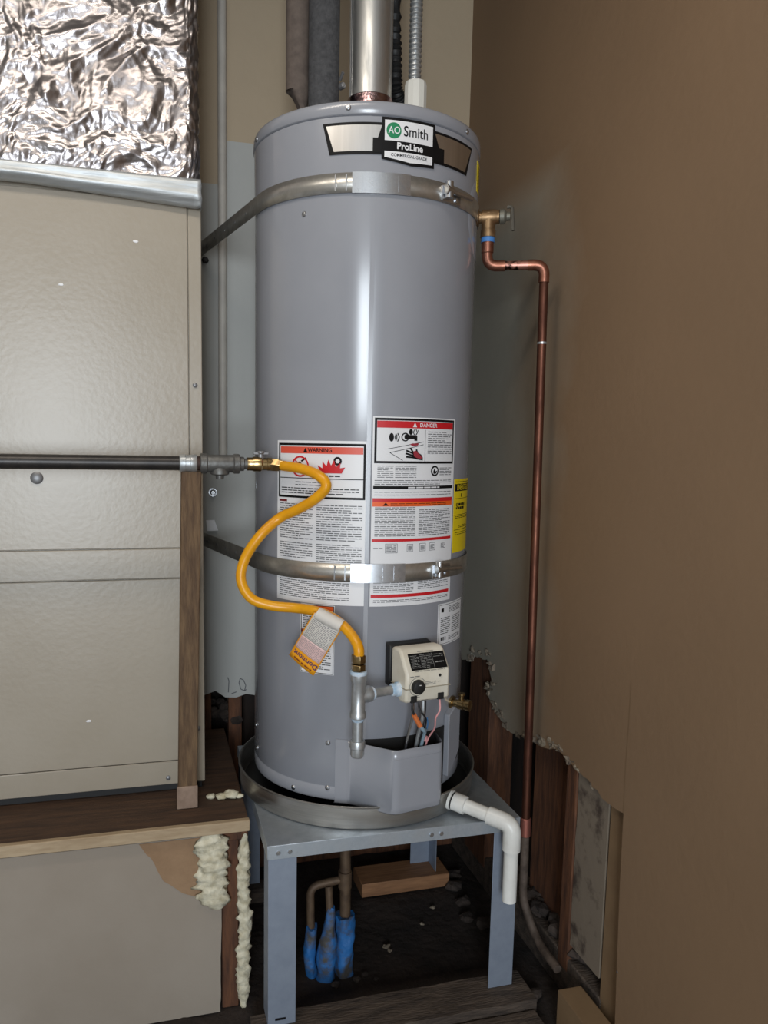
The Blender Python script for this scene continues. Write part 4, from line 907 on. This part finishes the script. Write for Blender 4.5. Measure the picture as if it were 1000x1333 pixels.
# ================================================================== UNDER THE STAND
def rough_board(lo, hi, amp, seed, nx=40, ny=5):
    b = B(); vs = []
    for j in range(ny+1):
        for i in range(nx+1):
            x = lo[0]+(hi[0]-lo[0])*i/nx; y = lo[1]+(hi[1]-lo[1])*j/ny
            e = amp*.7*noise.noise((x*12, seed, 5)) if j in (0, ny) else 0
            vs.append((x, y+e, hi[2]-amp*abs(noise.noise((x*20, y*40, seed)))*.6))
    W = nx+1; top = [(j*W+i, j*W+i+1, (j+1)*W+i+1, (j+1)*W+i) for j in range(ny) for i in range(nx)]
    n0 = len(vs); ring = [i for i in range(W)]+[j*W+nx for j in range(1, ny+1)]+[ny*W+i for i in range(nx-1, -1, -1)]+[j*W for j in range(ny-1, 0, -1)]
    for i in ring: vs.append((vs[i][0], vs[i][1], lo[2]))
    L_ = len(ring); side = [(ring[k], ring[(k+1) % L_], n0+(k+1) % L_, n0+k) for k in range(L_)]
    b.add(vs, top+side+[tuple(range(n0, n0+L_))]); return b
tag(part('sill_board', rough_board((-.33, -.395, -.06), (.37, -.285, .0), .004, 2), M_WOODG, sharp=60), 'rough grey weathered board under the front legs of the stand', 'board')
tag(part('front_board', rough_board((-.36, -.50, -.06), (.36, -.402, -.022), .006, 9), M_WOODG, sharp=60), 'second grimy plank lying before the board under the stand', 'board')
b = B(); b.box((.080, .195, -.045), (.372, .302, -.0005)); tag(part('wood_offcut', b, M_WOODC, bevel=.002), 'clean tan wood offcut lying on the dirt under the stand', 'wood offcut')
b = B(); b.box((-.310, .245, -.047), (-.20, .30, -.0005)); tag(part('wood_shim', b, M_WOODG, bevel=.003), 'grey wood shim under the hidden rear leg of the stand', 'wood shim')

wp = thing('wrapped_pipes', (-.10, -.12, -.055), 'old copper pipes joined in a row with blue wrapped feet under the stand', 'pipes')
def wrap(x, y, rbase, h, seed, peak=False):
    b = B(); n = 18; vs = []; m = 16
    for j in range(m+1):
        f = j/m
        for i in range(n):
            a = 2*pi*i/n; q = rbase*(1+.35*noise.noise((cos(a)*1.2+seed, sin(a)*1.2, f*5)))
            if peak: q *= 1-.62*max(0, (f-.5)/.5)
            vs.append((x+q*cos(a)+(.016*f if peak else .003*sin(f*7+seed)), y+q*sin(a), -.058+h*f+(.014*noise.noise((cos(a)*2, seed, sin(a)*2)) if j == m else 0)))
    b.add(vs, [(j*n+i, j*n+(i+1) % n, (j+1)*n+(i+1) % n, (j+1)*n+i) for j in range(m) for i in range(n)]+[tuple(range(m*n, m*n+n))]); part('tape_wrap', b, M_BLUEW, wp, sharp=60)
wrap(-.147, -.112, .0155, .148, 1); wrap(-.112, -.128, .0235, .208, 2, True); wrap(-.055, -.118, .0255, .173, 3)
zc = .205
b = B(); b.tube(corner_path([(-.147, -.112, .08), (-.150, -.112, zc), (-.056, -.116, zc+.012)], .028), .0105, 14); part('bare_pipe', b, M_OLDP, wp)
b = B(); b.tube([(-.098, -.128, .12), (-.102, -.120, zc)], .010, 12); part('bare_pipe', b, M_OLDP, wp)
b = B(); b.cyl((-.055, -.118, .10), (-.058, -.116, .40), .0145, n=16); part('bare_pipe', b, M_OLDP, wp)
b = B(); b.lathe([(.018, zc-.012), (.018, zc+.034)], (-.057, -.117, 0), (0, 0, 1), 16); part('tee_fitting', b, M_OLDP, wp)
# scattered rubble on the dirt
for k, (x, y, s) in enumerate([(-.03, -.16, .010), (-.005, -.145, .008), (.02, -.17, .006), (-.09, -.165, .011), (.085, -.05, .009), (.09, -.066, .006), (.38, .10, .02), (.36, .02, .018), (.40, -.02, .022), (.385, .18, .024), (.41, .25, .02), (.37, -.12, .012), (.22, .03, .006), (.28, .10, .007), (.40, -.33, .018), (.36, -.47, .013), (.30, -.55, .01)]):
    b = B(); b.sphere((x, y, -.05+s*.45), s, 8, (1.2, 1, .7), .7, k+200)
    pale = k in (4, 5, 12, 13); o = part('rubble', b, M_PLAS if pale else M_RUBB, flat=True)
    tag(o, 'pale plaster crumb on the bare dirt under the stand' if pale else 'dark lump of rubble lying on the dirt round the stand', 'rubble', 'pale crumbs under the stand' if pale else 'rubble lumps round the stand')
